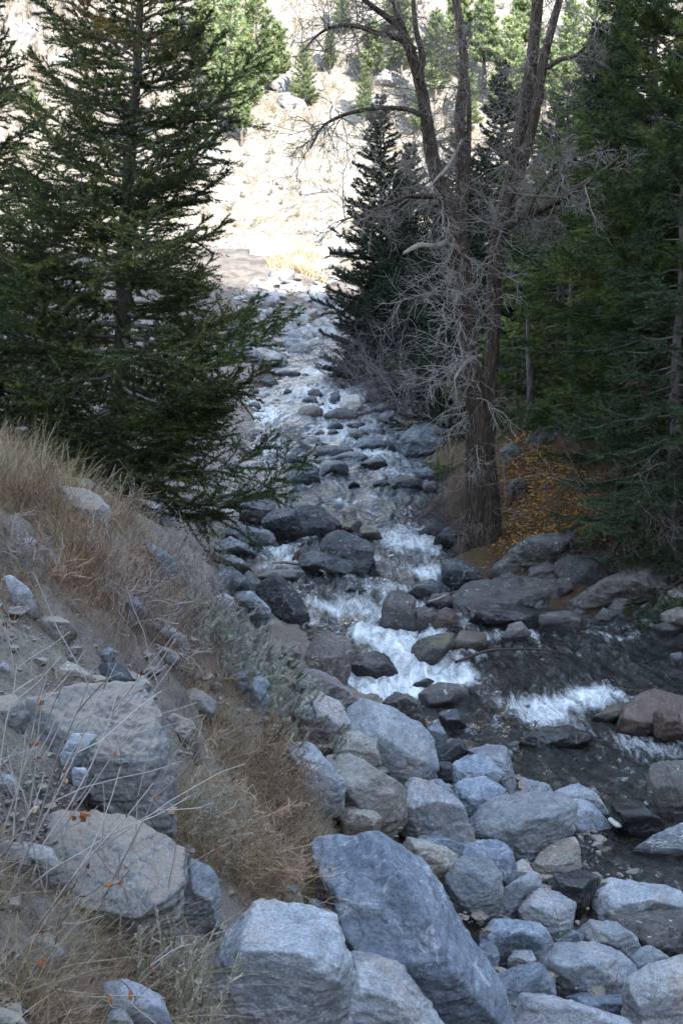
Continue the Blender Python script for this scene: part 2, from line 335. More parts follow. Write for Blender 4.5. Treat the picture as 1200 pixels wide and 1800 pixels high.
# water
def blob(px, py, sx, sy, k):
    p = ghit(px, py); return (p[0], p[1], sx, sy, k)
FO = [blob(*a) for a in [(720,1185,.55,1.0,1.2),(640,1210,.3,.6,1.1),(690,1130,.45,.7,1.1),(760,1175,.35,.7,1.1),(650,1075,.6,.5,.8),(730,1070,.25,.6,.9),(690,1040,.6,.35,.7),(760,1010,.3,.6,.8),(715,940,.55,.8,1.25),(750,955,.3,.9,1.),
 (600,1060,.5,.5,.55),(520,985,.35,.9,.8),(480,970,.3,.6,.8),(940,1235,.5,.4,.9),(1010,1225,.45,.4,.95),(1050,1215,.35,.35,.9),(890,1238,.3,.2,.3),(1090,1240,.3,.25,.5),(960,1262,.4,.3,1.),(1150,1318,.6,.3,.9),(820,1195,.3,.35,1.),(840,1150,.3,.25,.8),(650,875,.5,.6,.5),
 (690,835,.5,.7,.55),(590,640,.9,2.,.8),(560,655,.8,2.,.7),(480,790,.5,1.5,.8),(660,800,.7,1.,.6),(620,700,.6,2.,.6),(440,715,.8,2.,.6),(540,690,1.,2.,.6),(600,760,.8,1.4,.6),(740,770,.5,1.,.6),(870,1120,.6,.3,.6),(1080,1120,.4,.2,.5),
 (530,1095,.3,.4,.4),(690,960,.35,.6,.7),(640,1020,.4,.5,.5),(730,1000,.5,.6,.7),(575,720,.8,1.5,.6),(470,735,.7,1.6,.7),(560,1065,.4,.4,.6),(650,1110,.3,.4,.7),(690,1215,.4,.4,1.1),(495,965,.22,.3,.75),(540,948,.22,.3,.75),(600,962,.22,.3,.75),(660,985,.22,.3,.75),(560,1003,.22,.3,.75),(525,1092,.22,.3,.75),(640,1112,.22,.3,.75),(700,1112,.22,.3,.75),(680,1160,.22,.3,.75),(622,1192,.22,.3,.75),(765,1120,.22,.3,.75),(745,1165,.22,.3,.75),(800,1172,.22,.3,.75),(735,960,.22,.3,.75),(470,1000,.22,.3,.75),(600,880,.22,.3,.75),(640,925,.22,.3,.75),(590,845,.22,.3,.75),(540,850,.22,.3,.75),(480,850,.22,.3,.75),(930,1110,.22,.3,.75),(1010,1290,.22,.3,.75),(1100,1290,.22,.3,.75),(880,1330,.22,.3,.75),(1000,1150,.5,.25,.4)]]
wy = np.concatenate([np.arange(3, 26, .045), np.arange(26, 45, .09), np.arange(45, 69, .18)])
wu = np.linspace(0, 1, 190)
WY = np.repeat(wy[:, None], len(wu), 1); a_ = xl(wy)[:, None] - .6; b_ = np.minimum(xr(wy)[:, None] + .6, a_ + 12); WX = a_ + (b_ - a_) * wu[None]
wx_, wy_ = WX.ravel(), WY.ravel()
foam = np.zeros(wx_.size)
for (x0, y0, sx, sy, k) in FO: foam += k * np.exp(-(((wx_ - x0) / sx) ** 2 + ((wy_ - y0) / sy) ** 2))
foam = np.clip(foam * .78 + .13 * smooth(14, 18, wy_) + .20 * smooth(24, 33, wy_), 0, 1.0)
Q = np.stack([wx_ * 1.0, wy_ * .55, np.zeros_like(wx_)], 1)
Qw = Q + .35 * np.stack([fbm(Q * 1.1 + 5, 2), fbm(Q * 1.1 + 11, 2), 0 * wx_], 1)
wz = zw(wy_) + .06 * fbm(Qw * 2.4, 3) + .028 * ridged(Qw * 6.5, 2) + foam * (.05 * fbm(Qw * 3. + 3, 3) + .010 * fbm(Q * 11, 3))
nx, ny = len(wu), len(wy); I = np.arange(nx * ny).reshape(ny, nx)
F = np.stack([I[:-1, :-1].ravel(), I[:-1, 1:].ravel(), I[1:, 1:].ravel(), I[1:, :-1].ravel()], 1)
m = N("stream_water"); v = m.obj()
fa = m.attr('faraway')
nb = m.bump(m.noise(m.vec(v, (1, .5, 1)), 6.5, 5, .62, .9), m.mapr(fa, 0., 1., 1., .45), .10)
nb = m.bump(m.noise(m.vec(v, (1, .6, 1)), 30., 3, .6, .5), m.mapr(fa, 0., .5, .4, 0.), .02, nb)
fr = m.n("Fresnel", {0: 1.33, 1: nb}).outputs[0]
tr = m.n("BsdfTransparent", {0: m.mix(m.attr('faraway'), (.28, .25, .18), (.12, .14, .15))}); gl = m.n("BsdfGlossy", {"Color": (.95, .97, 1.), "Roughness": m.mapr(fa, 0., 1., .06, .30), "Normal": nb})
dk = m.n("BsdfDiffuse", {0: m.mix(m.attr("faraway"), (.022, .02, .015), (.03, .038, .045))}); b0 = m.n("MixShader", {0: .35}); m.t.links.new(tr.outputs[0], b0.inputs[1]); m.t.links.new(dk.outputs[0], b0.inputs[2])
wb = m.n("MixShader", {0: m.math('MULTIPLY', fr, 1.0)}); m.t.links.new(b0.outputs[0], wb.inputs[1]); m.t.links.new(gl.outputs[0], wb.inputs[2])
st = m.noise(m.vec(v, (1.3, .34, 1)), 4.5, 9, .68, 1.1)
st2 = m.noise(m.vec(v, (1, .6, 1)), 22., 5, .7, 1.)
fm = m.math('ADD', m.attr("foam"), m.math('MULTIPLY', m.math('SUBTRACT', st, .5), 2.1))
fm = m.math('ADD', fm, m.math('MULTIPLY', m.math('SUBTRACT', st2, .5), .7))
ff = m.math('POWER', m.mapr(fm, .30, 1.42, 0., .96), 1.35)
fd = m.n("BsdfDiffuse", {0: (.78, .80, .82), "Normal": m.bump(m.math('ADD', st, st2), .5, .05)}); mx = m.n("MixShader", {0: ff})
m.t.links.new(wb.outputs[0], mx.inputs[1]); m.t.links.new(fd.outputs[0], mx.inputs[2]); m.t.links.new(mx.outputs[0], m.out.inputs[0])
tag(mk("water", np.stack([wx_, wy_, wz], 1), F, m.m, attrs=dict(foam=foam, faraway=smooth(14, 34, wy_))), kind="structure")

# far hillside beyond the road, sunlit
hx = np.concatenate([np.arange(-110, -60, 2.), np.arange(-60, 60, .55), np.arange(60, 121, 2.)]); hy = np.concatenate([[81.5], np.arange(82, 130, .55), np.arange(130, 190, 2.5)])
def hz(x, y):
    s = np.clip(y - 85 - .06 * np.abs(x) , 0, None); z = 7.45 + .66 * s + .0025 * s * s
    cl = smooth(-9, -19, x + .2 * (y - 95)) * smooth(3, 10, s)
    return z, cl
HX, HY = np.meshgrid(hx, hy); z0, cl = hz(HX, HY); P3 = np.stack([HX.ravel(), HY.ravel(), z0.ravel()], 1)
blk = ridged(P3 * .16 + 3, 4) * 1.3 + ridged(P3 * np.array((.5, .5, .18)), 3) * .8
on = smooth(84.5, 89, HY.ravel())
z0[0] -= 4.; zz = z0.ravel() + on * (.9 * fbm(P3 * .12, 4) + .25 * fbm(P3 * .9, 3) + cl.ravel() * (4 + 2.6 * blk) + (1 - cl.ravel()) * 1.7 * np.clip(ridged(P3 * .22, 4) - .55, 0, 1) * smooth(-.2, .5, fbm(P3 * .07 + 4, 2)))
yy2 = HY.ravel() - cl.ravel() * on * .6 * blk
V = np.stack([HX.ravel(), yy2, zz], 1); nx, ny = len(hx), len(hy); I = np.arange(nx * ny).reshape(ny, nx)
F = np.stack([I[:-1, :-1].ravel(), I[:-1, 1:].ravel(), I[1:, 1:].ravel(), I[1:, :-1].ravel()], 1)
m = N("hillside_rock_and_grass"); v = m.obj()
c = m.mix(m.mapr(m.noise(v, .25, 6, .65), .4, .62), (.315, .275, .225), (.385, .352, .308))
c = m.mix(m.mapr(m.noise(v, .8, 8, .75), .48, .66, 0., .9), c, (.21, .15, .09))
c = m.mix(m.mapr(m.noise(v, 2.2, 6, .75), .57, .66, 0., .85), c, (.085, .075, .045))
rk = m.mix(m.mapr(m.noise(m.vec(v, (1, 1, .5)), .7, 8, .7), .35, .65), (.25, .205, .16), (.38, .34, .295))
ckk = m.noise(m.vec(v, (1, 1, .35)), .9, 4, .6, 1.2)
rk = m.mix(m.mapr(m.math('ABSOLUTE', m.math('SUBTRACT', ckk, .5)), 0., .035, .9, 0.), rk, (.08, .065, .055))
c = m.mix(m.attr("cliff"), c, rk)
MH = m.base(c, .95, m.bump(m.noise(v, 1.2, 9, .72), 1., 1.2), .1)
tag(mk("hillside", V, F, MH, attrs=dict(cliff=cl.ravel())), kind="structure")
# road bench along the far bank
bx = np.linspace(-70, 3, 60); rows = []
for yo, zo in ((-.4, -.12), (0, 0), (.3, .06), (7.2, .1), (7.6, .03)): rows.append(np.stack([bx, 77.4 + yo - .0015 * bx ** 2 * 0, np.full_like(bx, 7.30 + zo)], 1))
V = np.concatenate(rows); I = np.arange(300).reshape(5, 60)
F = np.stack([I[:-1, :-1].ravel(), I[:-1, 1:].ravel(), I[1:, 1:].ravel(), I[1:, :-1].ravel()], 1)
tag(mk("road", V, F, simple("asphalt", (.05, .05, .05), (.075, .073, .07), 8., .9, .3, bscale=80.)), kind="structure")
# the canyon wall behind and to the right, which keeps the creek in shade
a2 = LDIR; b2 = np.array((LDIR[1], -LDIR[0])); TT = -120.
Hr = 6.8 + math.tan(SUN_EL) * (69.4 - TT)
tt = np.linspace(-80, 75, 40); bb = np.linspace(-190, 330, 100); TTg, BB = np.meshgrid(tt, bb)
prof = Hr * (1 - np.abs(TTg) / 82.) - 3
X_ = a2[0] * (TT + TTg) + b2[0] * BB; Y_ = a2[1] * (TT + TTg) + b2[1] * BB
P3 = np.stack([X_.ravel(), Y_.ravel(), np.zeros(X_.size)], 1)
Z_ = prof.ravel() + (2.5 * fbm(P3 * .03, 4)) * smooth(0, 30, prof.ravel())
I = np.arange(4000).reshape(100, 40)
F = np.stack([I[:-1, :-1].ravel(), I[:-1, 1:].ravel(), I[1:, 1:].ravel(), I[1:, :-1].ravel()], 1)
tag(mk("mountain", np.stack([X_.ravel(), Y_.ravel(), Z_], 1), F, simple("mountain_forest", (.05, .06, .04), (.20, .17, .14), .08, .95)), kind="structure")
# ---------------------------------------------------------------- rocks
_ICO = {}
def ico(s):
    if s not in _ICO:
        bm = bmesh.new(); bmesh.ops.create_icosphere(bm, subdivisions=s, radius=1)
        _ICO[s] = (np.array([v.co[:] for v in bm.verts]), np.array([[v.index for v in f.verts] for f in bm.faces])); bm.free()
    return _ICO[s]
def planes(P, c):
    bm = bmesh.new()
    for p in P: bm.verts.new(p)
    bmesh.ops.convex_hull(bm, input=bm.verts[:]); bm.normal_update()
    out = []
    for f in bm.faces:
        n = np.array(f.normal[:]); h = float(n @ (np.array(f.verts[0].co[:]) - c))
        if h < 0: n, h = -n, -h
        if h > 1e-4 and not any(n @ m_ > .992 for m_, _ in out): out.append((n, h))
    bm.free(); return out
def solid(P, rng, sub, w, cut=6, amp=1., view=None, p=90):
    "a chipped, weathered rock body spanned by the points P"
    P = np.asarray(P, float); c = P.mean(0); pl = planes(P, c)
    for k in range(cut):
        n = rng.normal(size=3)
        if view is not None and rng.random() < .7: n = n * .7 + view * 1.1
        n /= np.linalg.norm(n); s = ((P - c) @ n).max(); pl.append((n, s * rng.uniform(.70, .94)))
    D, Fc = ico(sub); Nn = np.array([a for a, _ in pl]); H = np.array([b for _, b in pl])
    q = np.maximum(D @ Nn.T, 0) / H
    r = np.power(np.power(q, p).sum(1), -1. / p)
    V = D * r[:, None]; o = rng.uniform(-50, 50, 3); S = V / w
    sk = np.array((1, 1, 1.)) + rng.uniform(0, 1.4, 3) * (rng.random(3) > .5)
    dsp = .016 * fbm(S * 1.9 * sk + o, 3) + .010 * (ridged(S * 3.6 * sk + o, 3) - .6) + .005 * (ridged(S * 9 * sk + o, 3) - .6) + .006 * fbm(S * 16 + o, 3)
    if sub >= 6: dsp = dsp + .005 * fbm(S * 30 + o, 2)
    st = fbm(S * np.array((1.2, 1.2, 5)) + o + 7, 2); dsp = dsp - .014 * smooth(.1, .3, st)
    V = V + D * (dsp * w * amp)[:, None]
    return V + c, Fc, c
_seed = [100]
CROP = {0: (0, 0, 1.), 3: (0, 600, 2.), 4: (600, 600, 2.), 5: (0, 1200, 2.), 6: (600, 1200, 2.), 7: (380, 380, 4.), 8: (380, 780, 2.857)}
def rock(label, crop, pts, mat, grp, sub=5, ridge=(), th=.6, dd=0., name='boulder', cat='boulder', cut=7, amp=1., grow=1.13):
    _seed[0] += 1; rng = np.random.default_rng(_seed[0])
    ox, oy, k = CROP[crop]; p = np.array(pts, float).reshape(-1, 2) / k + (ox, oy)
    p = p.mean(0) + (p - p.mean(0)) * grow
    x0, y0 = p.min(0); x1, y1 = p.max(0); h = y1 - y0; ctr = np.array((p[:, 0].mean(), y0 + .52 * h))
    D = hit((x0 + x1) / 2, y1 - .14 * h) + dd
    w = max(x1 - x0, .8 * h) * D / FPX
    def Yo(py): return D - .05 * w + th * .9 * w * (1 - (py - y0) / h)
    O = at(p[:, 0], p[:, 1], Yo(p[:, 1])); pts3 = [O]
    if len(ridge):
        r_ = np.array(ridge, float).reshape(-1, 3); q = r_[:, :2] / k + (ox, oy)
        pts3.append(at(q[:, 0], q[:, 1], Yo(q[:, 1]) - r_[:, 2] * w))
    else:
        s0 = rng.uniform(.24, .5); tl = rng.uniform(-.35, .35); fx = np.array((.22, .52, .8)) + rng.uniform(-.1, .1, 3)
        if rng.random() < .5: fx = fx[[0, 2]]
        if rng.random() < .35: fx = np.append(fx, rng.uniform(.3, .7))
        ss = np.clip(s0 + tl * (fx - .5) + rng.uniform(-.07, .07, len(fx)), .15, .62); f = np.stack([x0 + fx * (x1 - x0), y0 + ss * h], 1)
        f = ctr + (f - ctr) * .88
        pts3.append(at(f[:, 0], f[:, 1], Yo(f[:, 1]) - (1 - ss) * .9 * th * w * rng.uniform(.8, 1.2, len(fx))))
    bk = ctr + .62 * (p - ctr); pts3.append(at(bk[:, 0], bk[:, 1], Yo(bk[:, 1]) + .55 * th * w))
    lo = O[p[:, 1] > y0 + .6 * h]; pts3.append(lo + np.array((0, .16 * w, -.36 * w)))
    P = np.concatenate(pts3); vd = EYE - P.mean(0); vd /= np.linalg.norm(vd); vd[2] += .5
    V, F, c = solid(P, rng, sub, w, cut, amp, vd)
    hw = V[:, 2] - zw(V[:, 1]); wl = smooth(.17, .03, hw + .05 * fbm(V * 5., 3)) * ((c[0] > xl(c[1]) - 1.) & (c[0] < xr(c[1]) + 1.))
    o = mk(name, V, F, MR[mat], loc=c, attrs=dict(wet=wl)); RK.append((x0, y0, x1, y1))
    return tag(o, label, cat, grp)
RK = []
G1 = "boulders piled on the near left bank"; G2 = "boulders standing in the creek"; G3 = "slabs along the right bank"; G4 = "stones lodged in the left bank"; G5 = "riprap rocks below the far road"; G6 = "rocks beside the far creek"
# near pile (bottom right)
rock("huge leaning blue grey boulder with sharp crest, largest in the near pile",6,[-96,540,0,494,120,504,200,556,290,690,400,820,460,920,540,1060,580,1220,200,1260,20,920,-90,660],'blue',G1,7,ridge=[110,590,.34,270,800,.36,420,1050,.3,30,900,.34],cut=7)
rock("blocky grey boulder under the right flank of the huge leaning one",6,[310,890,400,910,480,980,560,1120,580,1240,300,1260,310,1000],'blue',G1,6,cut=6,dd=-.25)
rock("big pale flat-topped boulder at the bottom edge beside dry seed stalks",0,[385,1665,455,1597,525,1600,580,1618,608,1700,600,1755,520,1800,480,1850,340,1850,330,1770,360,1700],'pale',G1,7,ridge=[415,1668,.42,520,1672,.44,592,1706,.36],cut=3)
rock("rounded pale boulder with gravel on top at the bottom, right of the flat-topped one",0,[600,1668,650,1663,705,1700,715,1745,775,1800,770,1850,560,1850,600,1760],'pale',G1,6)
rock("broad pale rounded boulder on the bank top above the pile, beside the rapid",6,[0,90,60,55,130,78,200,108,270,150,312,200,325,270,318,340,260,360,190,335,100,290,40,230],'pale',G1,6,cut=7)
rock("pale boulder tucked behind the tan one with a reddish stripe",6,[-10,170,80,180,130,200,100,250,130,290,60,290,-20,250],'tan',G1,6)
rock("tan sloping boulder with a reddish upper stripe",6,[-60,250,0,240,60,270,150,325,222,372,212,425,172,475,130,492,60,450,-20,400],'tan',G1,6)
rock("white lumpy boulder at the lower end of the sage brush",0,[515,1222,560,1217,600,1238,614,1268,592,1292,540,1284,516,1252],'pale',G1,6)
rock("light grey boulder standing on the dry weeds' upper right edge",0,[498,1300,540,1308,575,1340,602,1372,597,1398,560,1417,528,1413,516,1375],'pale',G1,6)
rock("small cream stone between the tan boulder and the huge leaning one",6,[-10,450,50,432,110,445,138,482,120,505,20,500],'tan',G1,6,name='rock',cat='rock')
rock("smooth white wedge boulder with a dark shaded underside",6,[196,350,260,344,330,408,400,470,458,545,420,562,270,532,176,472,200,410],'pale',G1,6,cut=7)
rock("flat buff stone below the white wedge boulder",6,[215,540,300,545,400,605,392,655,300,665,205,600],'tan',G1,6)
rock("thin slab sticking out under the white wedge boulder",6,[280,538,350,542,425,572,402,612,340,602,262,560],'blue',G1,6,name='rock_slab',cat='slab')
rock("grey rounded rock wedged between the white wedge and the blue pair",6,[296,345,350,345,398,398,408,450,372,466,326,420],'blue',G1,6)
rock("blue boulder with a rounded front, left of the blue pair by the water",6,[384,268,430,248,505,258,560,320,528,352,412,358,388,385],'blue',G1,6)
rock("blue angular boulder, right of the blue pair at the water's edge",6,[450,242,510,222,578,226,586,280,608,350,592,392,548,340,500,280],'blue',G1,6,dd=.3)
rock("smooth grey boulder in front of the blue pair",6,[404,365,430,338,502,333,548,360,588,402,545,425,455,472,430,455,408,410],'blue',G1,6)
rock("large long grey boulder with swirling bands in the centre of the pile",6,[433,485,480,438,560,408,680,393,772,408,812,438,800,500,742,562,680,612,630,625,590,572,520,552,458,542],'pale',G1,7,ridge=[500,500,.3,600,490,.36,745,470,.3],cut=5)
rock("blocky grey boulder against the right end of the long banded one",6,[775,440,820,413,880,428,930,468,942,505,912,522,902,548,830,543,768,525],'blue',G1,6,dd=.2)
rock("flat pale slab at the water's edge behind the long banded boulder",6,[600,360,650,338,720,358,742,388,650,402,605,385],'blue',G1,6,name='rock_slab',cat='slab')
rock("pointed light slab at the water's edge, right of the flat pale one",6,[738,392,780,368,830,356,882,392,940,470,890,440,830,420,760,412],'pale',G1,6,name='rock_slab',cat='slab')
rock("upright speckled boulder with a rounded head left of the small wedged stone",6,[408,570,480,549,548,549,592,590,610,640,592,712,560,720,500,655,420,622],'blue',G1,6,dd=.1)
rock("square fronted grey boulder leaning on the huge one",6,[366,700,408,618,470,612,522,622,555,670,560,745,540,785,482,824,438,805],'pale',G1,6,cut=7)
rock("small speckled stone wedged between upright boulders in the pile",6,[600,645,640,620,668,650,672,672,640,684,610,702,590,690],'pale',G1,6,name='rock',cat='rock')
rock("buff faceted boulder below the long banded one beside dark wet stone",6,[660,645,738,560,822,538,832,640,802,705,700,705,668,675],'tan',G1,6)
rock("black wet flat stone under the buff faceted boulder",6,[690,710,830,662,908,682,892,722,840,785,715,745],'black',G1,6)
rock("smooth light boulder forming the left half of a notched pair",6,[560,762,622,690,682,662,702,732,640,775,582,832,533,828],'pale',G1,6)
rock("cut white block forming the right half of the notched pair",6,[640,775,690,728,760,738,816,775,802,850,760,884,680,862,618,815],'pale',G1,6,dd=-.15,cut=8)
rock("striped grey oval boulder below the notched pair",6,[498,885,540,838,622,822,690,848,732,908,692,952,560,962,502,925],'blue',G1,6)
rock("small grey rock right of the striped oval boulder",6,[728,915,790,858,842,890,838,918,760,930],'blue',G1,6,name='rock',cat='rock')
rock("long rounded grey boulder lying across the lower right of the pile",6,[698,965,760,922,862,912,962,948,1022,1000,1024,1052,962,1084,840,1084,748,1054,702,1010],'pale',G1,6,cut=4)
rock("pale sloping rock behind the long rounded boulder",6,[815,895,880,838,962,848,1032,898,1048,932,1000,965,930,945],'pale',G1,6)
rock("long flat topped boulder at the water's right, darker at its end",6,[882,705,960,692,1132,712,1188,740,1198,792,1060,806,930,826,898,782],'pale',G1,6,cut=5)
rock("massive brownish boulder cut by the right edge of the picture",6,[915,835,1040,803,1200,798,1290,830,1290,975,1180,975,1058,934,965,864],'brown',G1,6)
rock("small angular white rock atop the corner boulder",6,[1008,965,1070,922,1148,968,1102,1005,1040,1030],'pale',G1,6,name='rock',cat='rock')
rock("rough pale boulder filling the lower right corner",6,[998,1045,1098,988,1182,968,1290,1000,1290,1260,1060,1260,1010,1150,993,1080],'pale',G1,6)
rock("grey boulder with a broad flat face left of the long rounded one",6,[538,1015,620,982,692,994,742,1060,742,1094,640,1094,580,1135,548,1062],'blue',G1,6)
rock("wide blue boulder cut off by the bottom edge",6,[585,1140,620,1078,700,1088,780,1128,842,1158,982,1178,1045,1260,585,1260],'blue',G1,6)
rock("smooth flat slab by the bottom edge under the long rounded boulder",6,[778,1112,850,1088,1002,1098,1024,1162,900,1184],'blue',G1,6,name='rock_slab',cat='slab',dd=.2)
rock("small pale stone below the striped oval boulder",6,[578,985,610,942,662,942,682,972,660,990],'pale',G1,6,name='rock',cat='rock')
rock("bluish rock in the gap left of the striped oval boulder",6,[476,920,530,912,554,950,542,1005,498,965],'blue',G1,6,name='rock',cat='rock')
rock("dark grey hump at the rapid's lower end above the blue pair",6,[128,75,168,30,232,68,270,108,292,150,240,135,178,112],'dark',G1,6)
rock("grey spall standing between the broad pale boulder and the stream",6,[288,195,340,128,372,190,352,222,320,244],'blue',G1,6,name='rock',cat='rock')
rock("dark blue rock above the blue pair",6,[326,240,420,188,442,245,402,272,340,295],'dark',G1,6)
rock("small dark stone left of the blue pair",6,[338,282,386,273,390,340,345,348],'dark',G1,4,name='rock',cat='rock')
# left bank stones
rock("large dust-covered boulder with an undercut dark face on the left slope",5,[120,70,300,30,485,22,548,88,572,190,598,310,578,482,510,514,420,494,300,385,170,310,110,180],'dusty',G4,7,ridge=[430,345,.3,555,225,.2,360,385,.22],th=.55,cut=6)
rock("broad dusty slab with a pale broken right edge, below the undercut boulder",5,[150,470,300,470,430,488,560,538,638,590,624,690,592,805,510,876,470,855,330,840,150,800,60,620],'dusty',G4,7,ridge=[618,635,.22,585,745,.22,490,838,.2,200,760,.16],th=.5,cut=4)
rock("upright white broken stone in the gap beside the dusty slab",5,[608,862,624,740,658,640,690,613,742,630,772,760,762,845,680,864],'pale',G4,6,cut=7,dd=-.12)
rock("thin tilted plate lying on the undercut boulder's dust",5,[218,250,258,180,342,184,322,212,250,282,225,284],'pale',G4,5,name='rock_slab',cat='slab',th=.3,dd=-.45)
rock("small white chip below the thin tilted plate",5,[253,300,300,293,312,320,290,362,263,366],'pale',G4,5,name='rock',cat='rock',dd=-.4)
rock("grey stone half buried under the corner of the dusty slab",5,[418,935,460,878,512,905,492,952,440,964],'blue',G4,5,name='rock',cat='rock')
rock("flat brown slab perched above the undercut boulder",0,[90,1186,120,1164,150,1178,166,1194,150,1204,95,1202],'tan',G4,5,name='rock_slab',cat='slab',th=.4)
rock("grey rock behind the thin tilted plate",5,[100,70,200,30,300,30,330,80,300,160,200,185,120,150],'dusty',G4,5,dd=.3)
rock("flat greenish stone in the dead weeds beside the huge boulder",5,[980,702,1050,716,1064,780,992,778],'pale',G4,5,name='rock_slab',cat='slab',th=.35)
rock("pale angular rock at the top of the dead weed patch",0,[412,1202,450,1196,472,1226,464,1248,424,1250],'blue',G4,5)
rock("grey rock at the bottom edge left of the seed stalks",5,[370,1065,450,1048,562,1108,605,1220,390,1230],'blue',G4,5,dd=-.2)
rock("brown rock in the bottom left corner",5,[-30,1140,60,1158,112,1230,-30,1260],'dusty',G4,5)
rock("small stone at the bottom edge under the left weeds",5,[376,1155,440,1146,474,1205,380,1210],'pale',G4,4,name='rock',cat='rock',dd=-.2)
rock("long white splinter leaning on the left slope",3,[15,825,42,816,124,938,100,956,58,935],'pale',G4,5,name='rock',cat='rock',th=.25,cut=3)
rock("white chip under the grass at the left, upper one",3,[66,695,110,686,140,712,112,722],'pale',G4,4,name='rock',cat='rock')
rock("white chip under the grass at the left, lower one",3,[120,725,150,718,178,742,150,754],'pale',G4,4,name='rock',cat='rock')
rock("greenish flat stone below the grey twiggy weeds",3,[336,1102,382,1076,414,1094,382,1130],'pale',G4,5,name='rock',cat='rock')
rock("dull grey stone half sunk in the soil right of the white splinter",3,[222,922,250,902,286,950,240,955],'dusty',G4,4,name='rock',cat='rock')
rock("pale broken stone at the left edge below the white splinter",3,[-20,1140,30,1128,34,1170,0,1205,-20,1200],'pale',G4,5,name='rock',cat='rock')
rock("dark rock under the end of the grey twiggy weeds",3,[345,1135,420,1125,470,1175,440,1240,370,1230],'dark',G4,5)
rock("mauve earth-coated boulder on the crest behind the yellow grass",3,[216,505,300,505,360,540,384,600,365,665,300,650,228,575],'dusty',G4,6)
rock("long white slab sunk among grey weeds on the slope to the creek",3,[500,685,530,730,570,770,628,852,585,850,530,770],'pale',G4,5,name='rock_slab',cat='slab',th=.3)
rock("pale rock under the drooping fir boughs at the crest",3,[508,612,540,575,602,575,616,622,575,644],'pale',G4,5)
rock("grey flat rock on the slope below the grey weeds",0,[395,1180,440,1168,470,1200,455,1225,410,1215],'blue',G4,5,name='rock',cat='rock')
rock("small pale rock at the slope's foot above the sage brush",3,[735,915,790,885,820,905,800,950,750,960],'pale',G4,5,name='rock',cat='rock')
rock("wide grey slab on the slope left of the sage brush",3,[500,1070,580,1075,625,1100,600,1115,520,1100],'pale',G4,5,name='rock_slab',cat='slab',th=.35)
rock("pale low rock half hidden by the sage brush's left side",3,[540,1010,600,1000,660,1050,640,1075,560,1050],'pale',G4,5)
for l_, p_, m_, k_ in [("pale slab half hidden under the twiggy shrub at the left", [78,560,180,585,244,690,200,728,100,660], 'pale', 5), ("grey slab set in the soil between the undercut boulder and the dead weeds", [596,95,682,135,700,250,640,262,585,180], 'dusty', 5), ("white slab at the left edge beside the twiggy shrub's stems", [-20,315,40,320,66,350,50,385,-20,380], 'pale', 5), ("small grey stone among the bleached wiry weeds", [695,410,745,415,775,462,730,478], 'blue', 5),
  ("flat grey slab on the soil above the dead weed patch", [600,40,700,20,760,60,740,100,640,90], 'dusty', 5), ("angular stone between the pale greenish stone and the flat-topped boulder", [1090,760,1140,770,1165,840,1120,870,1085,820], 'blue', 5), ("broken grey slab in the soil left of the dusty slab", [-20,560,60,540,110,620,60,700,-20,690], 'dusty', 5), ("low dusty rock under the bottom left weeds", [60,900,170,880,240,950,190,1000,80,990], 'dusty', 5), ("dusty rock ledge at the left edge above the undercut boulder", [-40,60,60,40,110,100,60,170,-40,180], 'dusty', 5)]:
    rock(l_, 5, p_, m_, G4, k_, th=.45, name='rock', cat='rock')
for l_, p_, m_ in [("dusty rock sunk in the slope right of the white splinter, lower one", [150,960,220,965,260,1010,200,1035,140,1010], 'dusty'), ("tan stone at the bare soil's edge below the grey weeds", [430,1180,500,1165,540,1200,500,1230,440,1225], 'tan'), ("grey broken rock among the twiggy weeds on the slope", [420,905,480,895,510,945,470,975,415,955], 'blue'), ("pale rock on the upper slope just below the mauve boulder", [250,690,310,685,330,720,290,745,245,730], 'dusty')]:
    rock(l_, 3, p_, m_, G4, 5, th=.45, name='rock', cat='rock')
# creek boulders
A=lambda l,p,m,s=5,**k: rock(l,8,p,m,G2,s,**k)
A("dark cube shaped boulder standing in the upper pool",[373,200,385,130,400,106,482,103,512,125,512,192,450,208],'dark')
A("slanting grey boulder right beside the dark cube in the upper pool",[523,142,540,108,622,86,667,118,662,157,600,167,528,164],'wetpale')
A("tiny pointed dark rock alone in the upper pool",[658,203,675,180,718,204,716,222,662,228],'dark',4,name='rock',cat='rock')
A("brown blocky boulder at the upper pool's right shore",[882,182,920,155,1022,178,1028,232,950,238,890,218],'brown')
A("pale capped boulder behind the brown blocky one",[998,137,1060,120,1112,160,1092,198,1020,168],'wetpale')
A("dark wedge on the right of the small ledge above the upper pool",[728,102,820,70,850,90,847,117,790,125],'dark')
A("low grey hump in the middle of the ledge above the upper pool",[576,78,640,48,702,40,752,64,742,92,640,95],'wetpale')
A("dark double hump on the left of the ledge above the upper pool",[436,62,500,25,592,8,684,28,642,52,540,74],'dark')
A("small dark rock left of the double hump",[346,62,380,50,434,80,412,103,354,103],'dark',4)
A("dark left half of the big boulder pair in mid creek",[216,412,250,368,300,333,392,338,422,420,402,492,330,482],'dark',6)
A("big right half of the boulder pair in mid creek with a pale streak",[380,335,400,300,460,288,522,288,562,320,624,390,562,442,480,474,425,480],'dark',6,ridge=[430,340,.1,520,330,.16,560,390,.16,480,420,.2,420,440,.15])
A("pale blue sloping boulder behind the big pair at the left shore",[92,302,160,275,250,262,300,295,308,322,250,352,200,405,120,372],'wetpale',6)
A("grey knobbly boulder left of the big pair",[52,432,130,398,242,428,322,490,322,528,260,534,170,503,78,472],'wetpale',6)
A("cracked grey boulder at the left shore below the knobbly one",[-4,502,80,472,152,508,228,566,200,578,120,553,20,542],'wetpale')
A("angular blue rock on the left shore with a pale front",[28,562,102,558,172,630,132,648,58,612],'wetpale')
